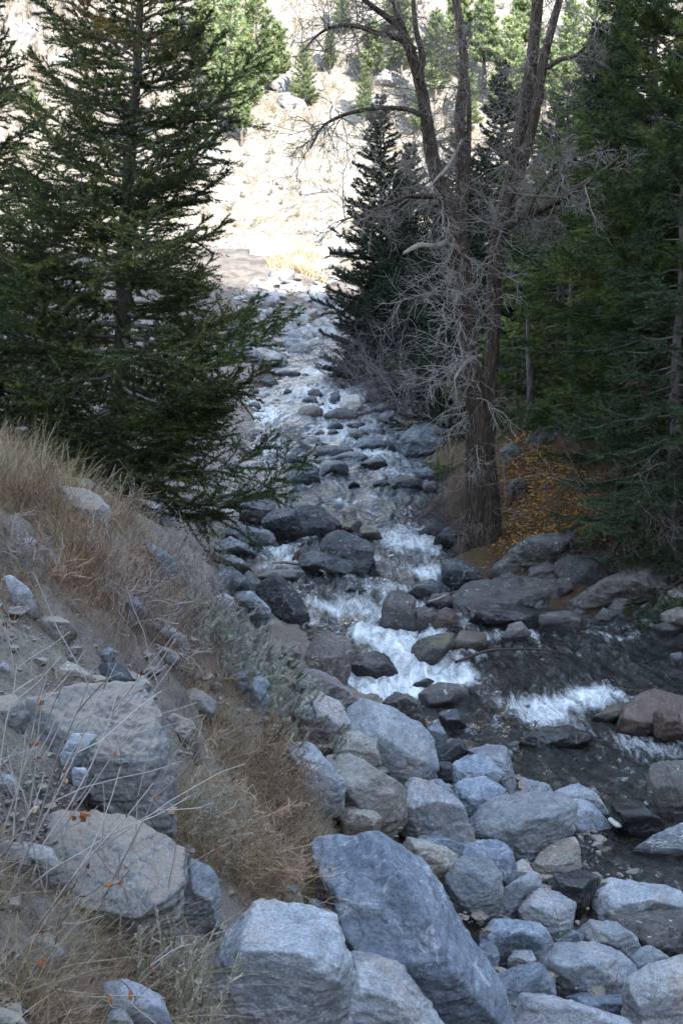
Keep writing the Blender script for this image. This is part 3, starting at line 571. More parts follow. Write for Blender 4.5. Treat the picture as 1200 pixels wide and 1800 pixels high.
A("large dark grey rock at the left shore below the drooping boughs",[-44,690,0,638,80,622,152,678,162,712,90,724,20,754],'dark',6)
A("tall dark blue boulder heading the central rock group",[530,485,570,448,640,433,702,448,778,490,788,612,772,654,700,660,560,570],'dark',6,ridge=[600,470,.08,700,500,.16,760,560,.14,640,560,.2])
A("low oblong grey boulder in front of the tall dark blue one",[412,590,425,558,470,538,602,558,692,588,708,642,640,670,560,655,430,614],'dark',6,dd=-.1)
A("thin dark slab leaning against the oblong boulder",[370,612,400,548,457,502,467,540,424,560,402,608],'dark',5,name='rock_slab',cat='slab',th=.35)
A("brown wet rock behind the tall dark blue boulder",[600,432,680,388,722,388,724,440,702,458,640,434],'mossy')
A("rust and black wet rock at the top right of the central group",[712,442,745,408,792,428,822,470,843,492,790,488,728,468],'mossy')
A("flat blue slab awash beside the driftwood branch",[185,682,260,642,370,632,453,650,422,682,280,693],'wetpale',5,name='rock_slab',cat='slab',th=.4)
A("rust-flanked upright boulder with a pale grey face below the driftwood",[206,732,250,690,290,657,332,678,402,760,432,830,470,882,402,904,310,894,268,842],'dark',6,ridge=[300,680,.12,330,760,.2,290,800,.16,380,840,.2,250,750,.08],cut=4)
A("flat dark rock barely awash in mid rapid",[635,747,690,712,760,742,702,754],'black',4,th=.4,name='rock',cat='rock')
A("low black stone near the right side of the rapid",[828,706,880,695,920,710,872,716],'black',4,th=.4,name='rock',cat='rock')
A("dark boulder beside the white streaked one at the right of the rapid",[966,752,1010,708,1080,680,1132,708,1164,740,1100,784,1000,778],'dark')
A("bluish brown rock right of the white streaked boulder",[1060,802,1090,758,1172,748,1184,800,1120,834],'brown')
A("tall brown boulder streaked with white standing at the rapid's right",[826,902,848,800,878,742,922,735,982,768,1002,850,1014,932,920,958,850,948],'brown',6,cut=5)
A("brown boulder hugging the right flank of the white streaked one",[1004,810,1082,828,1112,870,1082,953,998,948],'brown')
A("dark chocolate rock below the long slabs of the right bank",[1078,882,1150,818,1205,850,1205,943,1100,958],'red')
A("moss-topped square boulder at the head of the white chute",[986,1012,1060,952,1184,958,1184,1012,1082,1072,1052,1118,998,1103],'mossy',6,cut=4)
A("glossy black boulder in the white water",[676,1112,720,1062,802,1048,852,1070,892,1120,918,1183,830,1193,720,1168],'black',6)
A("large dark jagged boulder on the left of the white water",[418,1072,470,988,562,952,642,978,679,1040,652,1112,627,1194,540,1153,446,1133],'dark',6)
A("dark rock behind the jagged boulder beside the sage brush",[306,1062,350,998,412,988,434,1062,380,1113],'dark')
A("flat grey boulder below the jagged one at the water's edge",[376,1182,450,1128,562,1148,653,1220,694,1278,620,1324,500,1264,398,1243],'wetpale',6)
A("small mossy wedge in the foam below the black boulder",[966,1237,1000,1198,1050,1173,1093,1195,1020,1228],'black',4,name='rock',cat='rock')
A("flat blue grey boulder on the left shore beneath the rust-flanked one",[54,742,130,722,202,758,274,850,252,884,150,834,78,803],'wetpale',6)
A("tan topped block under the fir boughs at the left shore",[-80,335,0,298,62,328,104,350,94,442,30,494,-60,502],'tan',6)
A("pale stone at the upper edge of the sage brush by the water",[-4,760,60,768,84,812,20,854],'wetpale')
B=lambda l,p,m,s=5,**k: rock(l,6,p,m,G2,s,**k)
B("brown striped slab at the foot of the chute by the broad pale boulder",[268,42,340,2,432,8,444,52,380,73,290,84],'brown')
B("dark cubic rock below the striped slab at the chute's foot",[338,102,412,92,434,150,370,164],'dark',4)
B("dark mossy boulder lying in the brown pool below the white water",[632,212,680,162,790,152,862,178,874,202,800,228,720,254,648,254],'black',6)
B("low wet ledge at the right end of the lower white water",[886,122,950,78,1034,68,1034,112,940,144],'black',5)
B("big rounded red brown boulder at the right edge of the creek",[963,182,1000,88,1060,38,1122,20,1200,38,1280,60,1280,205,1080,205,980,194],'red',6,cut=3)
B("small russet rock leaning on the big red brown boulder",[1093,112,1130,82,1182,108,1198,172,1110,184],'red',5,dd=-.35)
B("tall brown boulder at the right edge below the red brown one",[1088,292,1200,282,1280,298,1280,485,1200,494,1108,474,1083,402],'brown',6)
B("pale sloping boulder at the right edge by the white driftwood",[1028,614,1100,558,1200,496,1280,496,1280,624,1100,636],'wetpale',6)
B("black jagged rock behind the white driftwood",[948,412,990,398,1062,458,1154,510,1100,543,1020,563,958,492],'black',5)
C=lambda l,p,m,s=5,g=G3,**k: rock(l,4,p,m,g,s,**k)
C("dark stone just showing in the water at the moss-topped boulder's right",[376,1093,420,1018,502,1028,503,1072,440,1098],'black',5,G2)
C("rounded purple grey rock alone in the calm right pool",[562,1052,590,998,630,990,660,1028,653,1058,590,1063],'brown',5,G2)
C("small pale stone in the right pool near the picture's edge",[1155,1100,1190,1092,1210,1140,1165,1140],'wetpale',4,G2,name='rock',cat='rock')
# right bank
C("long grey overhanging slab, biggest on the right shore",[372,935,400,878,470,848,560,858,640,828,760,812,833,828,855,870,790,905,700,935,600,945,555,992,450,980],'brown',7,ridge=[440,930,.12,560,930,.12,690,900,.1,520,975,.1,640,930,.12,500,880,.05],name='rock_slab',cat='slab',cut=3,dd=.3)
C("dark wet shelf under the long overhanging slab",[400,945,560,925,695,955,685,1014,540,1006,440,985],'black',6,name='rock_slab',cat='slab')
C("narrow tilted slab running up to the leaf litter above the long one",[536,792,640,736,760,678,836,652,782,724,700,764,640,804,575,818],'brown',6,name='rock_slab',cat='slab',th=.4)
C("lichened square boulder right of the leaf covered shelf",[746,792,800,752,862,758,944,830,902,864,840,870,768,824],'brown',6)
C("broad sloping brown slab at the right, above the dark pool",[816,912,950,838,1090,782,1174,818,1154,873,1050,894,960,935,850,955],'brown',7,name='rock_slab',cat='slab',cut=4)
C("brown rock under the small green bough on the right bank",[846,762,900,737,1002,742,1044,790,960,824,896,793],'brown',6,dd=.3)
C("pale flat rock at the right picture edge above the pool",[1110,886,1200,857,1260,865,1260,915,1130,914],'tan',5)
C("dark rock at the right picture edge below the pale flat one",[1124,962,1200,928,1270,1000,1250,1030,1136,1004],'brown',5)
C("small upright brown rock at the pool below the broad slab",[936,942,960,907,1004,907,988,984,948,988],'brown',5,name='rock',cat='rock')
C("small leaning dark rock left of the upright one by the pool",[876,992,920,937,964,958,932,1004],'brown',5,name='rock',cat='rock')
C("small round brown rock right of the upright one by the pool",[1026,952,1070,917,1124,948,1092,978,1038,980],'brown',5,name='rock',cat='rock')
C("dark blocky rock at the foot of the bare cottonwood",[360,832,357,776,402,766,425,790,524,850,460,855,388,864],'dark',6)
C("flat dark ledge jutting into the creek left of the cottonwood",[264,670,340,636,384,648,332,686],'dark',5)
C("dark rock between the jutting ledge and the cottonwood roots",[326,702,380,650,434,690,402,724],'dark',5)
C("low wet rock at the waterline below the broad slab",[686,962,800,946,864,980,832,1014,700,1014],'brown',5)
C("small grey slab beneath the narrow tilted one",[646,802,720,776,764,800,702,834,653,834],'brown',5,name='rock_slab',cat='slab')
C("rounded rock in the leaf litter behind the cottonwood",[590,500,625,480,655,505,650,540,600,545],'brown',5)
C("dark mossy rock high in the leaf litter by the thin trunks",[560,380,600,355,640,380,630,420,575,420],'mossy',5)
C("tall grey rock face on the slope among the firs",[650,330,700,300,760,330,765,390,700,410,655,395],'brown',5,dd=.5)
C("stone at the pool edge under the picture's right side",[1100,1000,1150,985,1190,1010,1160,1040,1110,1035],'brown',4,G3,name='rock',cat='rock')
# right shore upstream
U=lambda l,p,m,s=5,**k: rock(l,4,p,m,"boulders on the right shore upstream",s,**k)
U("large dark fronted boulder upstream on the right shore",[190,362,260,298,372,288,374,372,300,404,228,404],'wetpale',6,dd=-.3)
U("flat pale slab on top of the large upstream boulder",[255,292,300,263,392,260,444,280,370,302],'wetpale',5,name='rock_slab',cat='slab',dd=.4)
U("low pale rock left of the large upstream boulder",[36,372,80,338,132,338,164,370,100,384],'wetpale')
U("pale flat stone at the left end of the upstream ledge",[-6,402,40,388,92,410,60,428,-4,428],'wetpale',4)
U("dark long stone below the upstream ledge",[66,427,150,405,158,435,100,448],'dark',4)
U("tan brown boulder below the purple bare shrubs",[-4,238,0,200,60,188,78,230,40,258],'tan')
U("dark grey boulder right of the tan brown one under the shrubs",[78,217,110,168,162,178,168,217],'brown')
U("grey rock on the shore between the shrubs and the flat slab",[108,242,140,218,192,208,202,240,140,258],'brown',4)
U("pale stone amid the upstream cobbles, nearest the water",[58,312,100,288,152,308,140,332],'wetpale',4)
U("pale rock on the upstream cobbles below the grey rock",[118,277,150,248,192,258,150,288],'wetpale',4)
U("small pale stone at the left of the upstream cobbles",[18,292,50,272,82,290,60,308],'wetpale',4)
U("dark upright block at the left of the large upstream boulder",[158,332,200,322,204,392,165,374],'dark',5)
U("grey stone left of the pale one amid the upstream cobbles",[26,322,70,307,74,342,40,348],'wetpale',4)
U("dark rock half in the water at the upstream pool's right",[110,495,150,485,170,505,150,515,115,512],'dark',4)
U("brown stone at the shore below the pale capped boulder",[280,505,320,490,345,515,320,535,285,525],'brown',4)
# far creek and riprap below the road (boxes on the enlarged view)
def box(label, x0, y0, x1, y1, mat, g, sub=4, **k):
    _seed[0] += 1; r = random.Random(_seed[0]); j = lambda: r.uniform(-.09, .09)
    w_, h_ = x1 - x0, y1 - y0; pts = []
    for fx, fy in ((.0, .62), (.12, .25), (.4, .0), (.72, .06), (.97, .34), (1., .72), (.8, 1.), (.2, 1.)): pts += [x0 + (fx + j()) * w_, y0 + (fy + j()) * h_]
    return rock(label, 7, pts, mat, g, sub, **k)
for a in [("upright pale block in the middle of the riprap",570,655,640,775),("longest pale slab at the riprap's foot beside the shrubs",650,780,870,870),("white slanted slab in the lower riprap",495,800,610,890),
 ("angular rock at the riprap's foot, left of the reddish one",470,880,550,950),("flat reddish rock at the foot of the riprap",580,885,675,950),("long pale rock in the right of the riprap",685,708,800,772),("grey upright rock in the left riprap",270,585,350,655),
 ("white rock on the upper left of the riprap",200,510,262,562),("blue dark sided rock in the dirt of the riprap",385,540,460,582),("tall pale rock near the road at the riprap's top",660,290,742,392),("leaning pale slab below the tall rock near the road",650,480,722,580),
 ("round pale rock in the riprap's upper right",700,470,762,530),("pale rock on the dirt below the sunlit grass",360,415,442,490),("buff rock under the middle fir bough tip",440,700,520,790),("grey rock left of the lowest riprap rocks",180,930,260,1000),("grey block right of the upright pale one",612,765,680,830),
 ("small white rock between the fir bough tips",530,700,575,770),("pale rock at the lower left of the riprap by the bare bush",240,985,330,1040)]:
    box(*a, 'far', G5, 4)
for a in [("dark rock at the right of the far creek, nearest of the far ones",785,1440,890,1510,'dark'),("small grey rock right of the dark far one",985,1365,1095,1415,'brown'),("large brown boulder under the purple shrubs by the far creek",885,1255,1025,1385,'tan'),("grey boulder right of the large brown one by the far creek",1040,1210,1145,1335,'brown'),
 ("dark wedge in the middle of the far creek",615,1258,710,1315,'dark'),("dark long rock above the dark wedge in the far creek",640,1215,745,1275,'dark'),("small dark rock left of mid far creek",475,1215,535,1265,'dark'),("dark rock against the shrubs at the far creek's right",795,1235,872,1315,'dark'),
 ("grey flat rock in the far creek at the left",215,1305,312,1345,'wetpale'),("smaller grey rock above the flat one in the far creek",245,1205,302,1255,'wetpale'),("smallest dark rock in the bright far water",598,1105,652,1140,'dark'),("dark low rock at the head of the visible creek",405,1080,592,1132,'dark'),
 ("dark rock mass at the far creek's left bank",315,1130,432,1205,'dark'),("dark stone below the nearest dark far rock",775,1500,855,1545,'dark'),("low brown bar across the far creek's left half",580,1325,745,1420,'brown'),("low brown bar across the far creek's right half",775,1345,1005,1445,'brown'),
 ("grey rock at the bottom of the far cobbles",950,1490,1030,1560,'wetpale'),("pale rock at the lower right of the far cobbles",1040,1465,1180,1540,'wetpale')]:
    box(*a, G6, 4, th=.5)
# countless small ones of the far slope: individual rocks nothing tells apart
rs = random.Random(5)
poly = [(430,505),(560,440),(600,470),(605,600),(560,612),(470,640),(415,640),(400,580)]
def inside(x, y, pg):
    c = False; j = len(pg) - 1
    for i in range(len(pg)):
        if (pg[i][1] > y) != (pg[j][1] > y) and x < (pg[j][0] - pg[i][0]) * (y - pg[i][1]) / (pg[j][1] - pg[i][1]) + pg[i][0]: c = not c
        j = i
    return c
def sample(pg, n, rg):
    xs = [p[0] for p in pg]; ys = [p[1] for p in pg]; out = []
    while len(out) < n:
        x, y = rg.uniform(min(xs), max(xs)), rg.uniform(min(ys), max(ys))
        if inside(x, y, pg): out.append((x, y))
    return out
protos = []
for k in range(6):
    rng = np.random.default_rng(900 + k); P = rng.normal(size=(16, 3)); P /= np.linalg.norm(P, axis=1)[:, None]; P *= np.array((.5, .4, .32)) * rng.uniform(.85, 1.1, 3)
    V, F, c = solid(P, rng, 4, .8, 5, 1.); protos.append((V - c, F))
def scatter(pts, mat, label, grp, smin, smax, name='rock', rg=rs, sink=.15, z=None):
    mes = []
    for V, F in protos:
        o = mk(name, V, F, MR[mat], attrs=dict(wet=np.zeros(len(V)))); mes.append(o.data); bpy.data.objects.remove(o)
    for (px, py) in pts:
        p = ghit(px, py); s = rg.uniform(smin, smax) ** 1.0
        o = bpy.data.objects.new(name, rg.choice(mes)); COL.objects.link(o)
        o.location = (p[0], p[1], p[2] - sink * s + .1 * s); o.scale = (s, s * rg.uniform(.7, 1.1), s * rg.uniform(.7, 1.2)); o.rotation_euler = (rg.uniform(-.5, .5), rg.uniform(-.5, .5), rg.uniform(0, 6.3))
        tag(o, label, 'rock', grp)
def powr(): return rs.random()
pts = sample(poly, 330, rs)
scatter(pts[:86], 'far', "pale broken rock on the riprap slope below the far road", "small riprap rocks", .8, 2.0, sink=.1)
scatter(sample([(590,480),(650,470),(650,600),(600,600)], 12, rs), 'far', "pale rock in the dry bend of the creek behind the dark spruce", "rocks in the far bend", .4, 1.1)
scatter(sample([(650,715),(710,700),(790,740),(760,800),(690,790)], 30, rs), 'wetpale', "grey cobble on the upstream ledge at the right shore", "cobbles of the upstream ledge", .3, .8)
scatter(sample([(460,800),(520,760),(590,690),(640,700),(640,760),(540,800)], 20, rs), 'dark', "small dark cobble breaking the surface of the upstream creek", "dark cobbles in the upstream creek", .2, .6)
scatter(sample([(360,870),(420,840),(450,890),(400,960),(350,930)], 12, rs), 'wetpale', "grey stone on the left shore under the fir boughs", "stones under the fir boughs", .25, .6)
scatter(sample([(360,960),(430,940),(470,1040),(450,1100),(380,1050)], 18, rs), 'dark', "dark stone on the left shore beside the creek", "dark stones of the left shore", .25, .6)
scatter(sample([(800,1010),(900,1060),(1200,1060),(1200,960),(1000,950),(860,970)], 30, rs), 'brown', "small brown stone among the slabs of the right bank", "small stones of the right bank", .2, .5)
scatter(sample([(850,1110),(1190,1120),(1190,1260),(1050,1340),(860,1280)], 20, rs), 'black', "small dark stone in the shallow brown pool", "small stones in the brown pool", .12, .35, sink=.55)
def gravel(groups, size_mat):
    VV = []; FF = []; n = 0
    for pts, lo, hi in groups:
        for (px, py) in pts:
            D, Fc = rs.choice(protos) if hi > .1 else ico(1); p = ghit(px, py); s = rs.uniform(lo, hi) * (1 if hi > .1 else .6)
            a = np.array([rs.uniform(.7, 1.2), rs.uniform(.7, 1.2), rs.uniform(.5, .9)]) * s
            t = rs.uniform(0, 6.3); c_, s_ = math.cos(t), math.sin(t); d = D * a
            if hi <= .1: d = d * (1 + .2 * np.random.default_rng(n).normal(size=(len(D), 1)))
            d = np.stack([d[:, 0] * c_ - d[:, 1] * s_, d[:, 0] * s_ + d[:, 1] * c_, d[:, 2]], 1)
            VV.append(d + p + (0, 0, .05 * s)); FF.append(Fc + n); n += len(D)
    V = np.concatenate(VV)
    return mk('rubble', V, np.concatenate(FF), size_mat, smooth=False, attrs=dict(wet=np.zeros(n)))
PILE = [(620,1300),(860,1330),(1060,1460),(1200,1600),(1200,1790),(860,1790),(700,1480)]; SLOPE = [(-40,1000),(300,1150),(420,1200),(560,1300),(500,1420),(250,1500),(560,1800),(-40,1800)]
tag(gravel([(sample([(-40,960),(200,1000),(330,1130),(420,1210),(560,1300),(480,1300),(300,1240),(-40,1180)], 24, rs), .08, .3), (sample([(300,1480),(560,1560),(600,1650),(330,1620)], 14, rs), .08, .2), (pts[86:], .35, .95), (sample(PILE, 190, rs), .08, .26), (sample(PILE, 500, rs), .012, .04), (sample(SLOPE, 4200, rs), .005, .022), (sample(SLOPE, 300, rs), .02, .06), (sample(SLOPE, 36, rs), .06, .17)], MR['dusty']), "loose small grey stones and gravel between the boulders and on the left slope", "gravel", kind="stuff")
# ---------------------------------------------------------------- trees
def tube(P, r, sides=5, cap=False):
    P = np.asarray(P, float); r = np.asarray(r, float); n = len(P)
    T = np.gradient(P, axis=0); T /= np.linalg.norm(T, axis=1)[:, None] + 1e-9
    ref = np.array((0, 0, 1.)) if abs(T[0, 2]) < .8 else np.array((1., 0, 0))
    A = np.cross(T, ref); A /= np.linalg.norm(A, axis=1)[:, None] + 1e-9; B = np.cross(T, A)
    a = np.arange(sides) * (2 * math.pi / sides)
    V = P[:, None] + r[:, None, None] * (np.cos(a)[None, :, None] * A[:, None] + np.sin(a)[None, :, None] * B[:, None])
    I = np.arange(n * sides).reshape(n, sides); J = np.roll(I, -1, 1)
    F = np.stack([I[:-1].ravel(), J[:-1].ravel(), J[1:].ravel(), I[1:].ravel()], 1)
    return V.reshape(-1, 3), F
class Acc:
    def __init__(s): s.V = []; s.F = []; s.T = []; s.n = 0
    def add(s, V, F, t=None):
        s.V.append(V); s.F.append(F + s.n); s.n += len(V)
        s.T.append(np.full(len(V), t) if t is None or np.isscalar(t) else t)
    def mk(s, name, mat, parent=None, loc=None, smooth=True):
        if parent is not None and loc is None: loc = None
        V = np.concatenate(s.V)
        if loc is not None: V = V - np.asarray(loc)
        T = [np.zeros(len(v)) if t is None or t[0] is None else t for v, t in zip(s.V, s.T)]
        return mk(name, V, np.concatenate(s.F), mat, parent, None, smooth, dict(tint=np.concatenate(T)))
def spline(P, n):
    P = np.asarray(P, float); m_ = len(P); k = np.linspace(0, m_ - 1, n); i = np.clip(np.floor(k).astype(int), 0, m_ - 2); t = (k - i)[:, None]
    Q = np.concatenate([2 * P[:1] - P[1:2], P, 2 * P[-1:] - P[-2:-1]]); a, b, c, d = Q[i], Q[i + 1], Q[i + 2], Q[i + 3]
    return .5 * (2 * b + (c - a) * t + (2 * a - 5 * b + 4 * c - d) * t * t + (3 * b - a - 3 * c + d) * t ** 3)
def trunk_mesh(P, r, sides=28, n=90, furrow=.10, seed=0, freq=3.):
    P = spline(P, n); r = np.interp(np.linspace(0, 1, n), np.linspace(0, 1, len(r)), r)
    V, F = tube(P, r, sides); k = np.repeat(np.arange(n), sides); C = P[k]; D = V - C; rr = r[k]
    a = np.tile(np.arange(sides) * 2 * math.pi / sides, n); L = np.concatenate([[0], np.cumsum(np.linalg.norm(np.diff(P, axis=0), axis=1))])[k]
    S = np.stack([np.cos(a) * freq, np.sin(a) * freq, L * .9], 1) + seed
    return C + D * (1 + furrow * (ridged(S, 3) - 1.0) + .09 * fbm(np.stack([np.cos(a), np.sin(a), L * 1.2], 1) + seed, 2))[:, None], F
def needles(A, B, K, ln, wd, rng, ang=.9, gravity=0., tint=None):
    "K thin leaves round every twig piece A-B"
    n = len(A); ax = B - A; L = np.linalg.norm(ax, axis=1); ax = ax / (L[:, None] + 1e-9)
    ref = np.where(np.abs(ax[:, 2:3]) < .9, np.array([[0, 0, 1.]]), np.array([[1., 0, 0]]))
    U = np.cross(ax, ref); U /= np.linalg.norm(U, axis=1)[:, None]; W = np.cross(ax, U)
    ax, U, W, A_, L_ = (np.repeat(q, K, 0) for q in (ax, U, W, A, L)); m_ = n * K
    th = rng.uniform(0, 2 * math.pi, m_); an = ang * rng.uniform(.6, 1.25, m_)
    rad = np.cos(th)[:, None] * U + np.sin(th)[:, None] * W; d = ax * np.cos(an)[:, None] + rad * np.sin(an)[:, None]
    d[:, 2] -= gravity; d /= np.linalg.norm(d, axis=1)[:, None]
    s = np.cross(d, rad + .3 * rng.normal(size=(m_, 3))); s /= np.linalg.norm(s, axis=1)[:, None] + 1e-9
    l = ln * rng.uniform(.65, 1.25, m_)[:, None]; base = A_ + ax * (L_ * rng.uniform(0, 1, m_))[:, None]
    V = np.stack([base - s * wd * .5, base + s * wd * .5, base + d * l], 1).reshape(-1, 3)
    F = np.arange(3 * m_).reshape(-1, 3); t = np.repeat(tint if tint is not None else rng.uniform(0, 1, n), K)
    return V, F, np.repeat(np.clip(t + rng.normal(0, .08, m_), 0, 1), 3)
def conifer(name, label, cat, base, top, rad, mat, seed, nb=120, start=.08, K=14, ln=.045, wd=.008, step=.075, sec=.42, up0=.55, up1=-.25, tip=.35, droop=0., r0=.16, group=None, bare=.25, prof=.85, bark=None, hang=0., lod=1., tilt=None, dens=1., az=None, limbmat=None):
    "trunk, limbs and needle crown; base and top are world points, rad the lowest limbs' length"
    rng = np.random.default_rng(seed); base = np.asarray(base, float); top = np.asarray(top, float); H = np.linalg.norm(top - base)
    root = thing(name, label, cat, base, group)
    tp = [base + (top - base) * f + rng.normal(0, .02, 3) * np.array((1, 1, 0)) * H * .12 * math.sin(f * 3.1) for f in np.linspace(0, 1, 7)]; TP = spline(tp, 60)
    V, F = trunk_mesh(tp, [r0 * 1.25, r0, r0 * .85, r0 * .66, r0 * .46, r0 * .26, .012], 14 if lod >= 1 else 7, 70 if lod >= 1 else 24, .08, seed)
    mk('trunk', V - base, F, bark or M_FIRBARK, root)
    limbs = Acc(); A = []; B = []; T = []
    for i in range(nb):
        f = start + (1 - start) * ((i + rng.uniform(0, 1)) / nb) ** 1.12; f = min(f, .985)
        o = TP[min(int(f * 59), 59)]; ph = i * 2.399 + rng.uniform(-.5, .5)
        if az is not None: ph = az(rng, ph)
        L = max(.12, rad * (1 - f) ** prof * (rng.uniform(.6, 1.1) if rng.random() > .07 else 1.3) + .1); e0 = up1 + (up0 - up1) * f ** .8 + rng.normal(0, .1)
        hd = np.array((math.cos(ph), math.sin(ph), 0)); sd_ = np.array((-hd[1], hd[0], 0)); n = 9
        s = np.linspace(0, 1, n); zc = L * (math.tan(e0) * s - droop * np.sin(s * 2.4) * .5 + tip * s ** 3)
        P = o + hd * (L * s)[:, None] + sd_ * (L * .10 * rng.normal() * s ** 2)[:, None]; P[:, 2] += zc; P[1:] += rng.normal(0, .012 * L, (n - 1, 3))
        rr = np.linspace(.011 + .011 * L, .003, n); V, F = tube(P, rr, 4); limbs.add(V - base, F, rng.uniform(.2, .9))
        cl = np.concatenate([[0], np.cumsum(np.linalg.norm(np.diff(P, axis=0), axis=1))]); Lt = cl[-1]
        tb = rng.uniform(0, .8) if rng.random() > .015 else .975
        def pt(d_): return np.array([np.interp(d_, cl, P[:, k]) for k in range(3)])
        d0 = bare * Lt * rng.uniform(.5, 1.3); k = 0; dd = d0
        Q = [pt(x) for x in np.arange(d0, Lt, step)] + [P[-1]]
        for a, b in zip(Q[:-1], Q[1:]): A.append(a); B.append(b); T.append(tb)
        while dd < Lt - .04:
            o2 = pt(dd); sgn = 1 if k % 2 else -1; k += 1; l2 = sec * L * (1 - dd / Lt) ** .7 * rng.uniform(.6, 1.2) + .09
            ax = pt(min(dd + .05, Lt)) - pt(max(dd - .05, 0)); ax /= np.linalg.norm(ax) + 1e-9
            aa = rng.uniform(.6, 1.05); sv = np.cross(ax, (0, 0, 1.)); sv /= np.linalg.norm(sv) + 1e-9
            dv = ax * math.cos(aa) + sgn * sv * math.sin(aa); dv[2] += rng.normal(0, .16) - hang * rng.uniform(.3, 1.2) + .05; dv /= np.linalg.norm(dv)
            m_ = max(2, int(l2 / step)); p = o2.copy(); cu = rng.normal(0, .1); t2 = np.clip(tb * .5 + .5 * rng.uniform(0, .95), 0, 1) if tb < .97 else tb
            pts_ = [p.copy()]
            for q in range(m_):
                dv = dv + np.array((rng.normal(0, .12), rng.normal(0, .12), cu * .3 - hang * .12 + .03)); dv /= np.linalg.norm(dv); pn = p + dv * (l2 / m_)
                A.append(p.copy()); B.append(pn.copy()); T.append(min(1. if tb > .97 else .8, t2 + .12 * q / m_)); p = pn; pts_.append(p.copy())
                if lod >= 1 and q < m_ - 1 and rng.random() < .75 and l2 > .2:
                    s3 = rng.choice((-1, 1)); dv3 = dv * .75 + s3 * np.cross(dv, (0, 0, 1.)) * .75 + rng.normal(0, .15, 3); dv3 /= np.linalg.norm(dv3); l3 = l2 * rng.uniform(.2, .45)
                    A.append(p.copy()); B.append(p + dv3 * l3); T.append(t2)
            if lod >= 1:
                V, F = tube(np.array(pts_), np.linspace(.006, .002, len(pts_)), 3); limbs.add(V - base, F, rng.uniform(.1, .9))
            dd += rng.uniform(.07, .15) * (.8 if lod >= 1 else 1.5) / dens
    limbs.mk('limbs', limbmat or MT['darklimb'], root)
    A = np.array(A) - base; B = np.array(B) - base
    V, F, t = needles(A, B, K, ln, wd, rng, tint=np.array(T)); mk('crown', V, F, mat, root, smooth=False, attrs=dict(tint=t))
    return root
def gp(px, py, Y, dz=0.):
    "ground point under a column of the photograph at distance Y"
    x = at(px, py, Y)[0]; return np.array((x, Y, float(gz(x, Y)) + dz))
# left: the fir in front and its neighbour
conifer('fir_tree', "tall dark green fir with bare trunk showing, leaning over the creek from the left bank", 'tree', gp(190, 850, 17, -.2), at(262, -330, 17.1), 2.6, MT['fir'], 11, nb=200, start=.10, K=18, ln=.055, wd=.014, up0=.32, up1=-.30, tip=.33, r0=.15, bare=.2, prof=.62, hang=.2, sec=.62, limbmat=MT['limb'])
conifer('fir_tree', "dark fir at the left edge with its trunk outside the picture, behind the tall fir", 'tree', gp(-105, 800, 19, -.2), at(-95, -320, 19), 2.4, MT['fir'], 12, nb=150, start=.06, K=17, ln=.06, wd=.016, step=.085, up0=.3, up1=-.25, tip=.3, r0=.14, prof=.6, hang=.16, sec=.55)
conifer('fir_tree', "low dark young fir standing behind the trunk of the tall left fir", 'tree', gp(90, 800, 23, -.2), at(70, 330, 23), 2.3, MT['fir'], 13, nb=90, start=.04, K=16, ln=.07, wd=.018, step=.1, sec=.6, up0=.4, up1=-.2, tip=.3, r0=.09, prof=.7, lod=.5)
# right: spruces and firs over the leaf litter
conifer('spruce_tree', "big green spruce with a pale bare trunk stretch at the right, boughs hanging low", 'tree', gp(1158, 850, 22.5, -.2), at(1148, -260, 22.5), 3.1, MT['green'], 21, nb=170, start=.09, K=18, ln=.06, wd=.015, sec=.55, step=.085, up0=.3, up1=-.35, tip=.2, droop=.12, r0=.13, prof=.8, hang=.22)
conifer('spruce_tree', "bluish spruce at the right edge with low sweeping boughs over the leaf litter", 'tree', gp(1182, 930, 19.5, -.2), at(1200, 250, 19.5), 2.0, MT['spruce'], 22, nb=110, start=.04, K=18, ln=.055, wd=.014, sec=.55, up0=.25, up1=-.55, tip=.15, droop=.1, r0=.12, prof=.4, hang=.3)
conifer('pine_tree', "dark pine filling the upper right corner", 'tree', gp(1260, 900, 20.5, -.2), at(1235, -380, 20.5), 2.2, MT['green'], 23, nb=100, start=.25, K=22, ln=.11, wd=.013, step=.09, sec=.55, up0=.5, up1=-.1, tip=.3, r0=.15, prof=.4, bare=.4)
conifer('spruce_tree', "green spruce right behind the bare cottonwood's right stem", 'tree', gp(975, 760, 27, -.2), at(1000, 150, 27), 2.5, MT['green'], 24, nb=140, start=.03, K=16, ln=.07, wd=.018, sec=.55, step=.1, up0=.3, up1=-.35, tip=.2, droop=.1, r0=.11, prof=.6, hang=.2)
conifer('spruce_tree', "narrow dark spruce at the middle, its left side edged by the bright hillside", 'tree', gp(668, 640, 47, -.2), at(668, 165, 47), 2.5, MT['darkspruce'], 25, nb=210, start=.04, K=13, ln=.13, wd=.038, step=.13, up0=.25, up1=-.3, tip=.25, r0=.16, prof=.75, lod=.6, sec=.6, bare=.1)
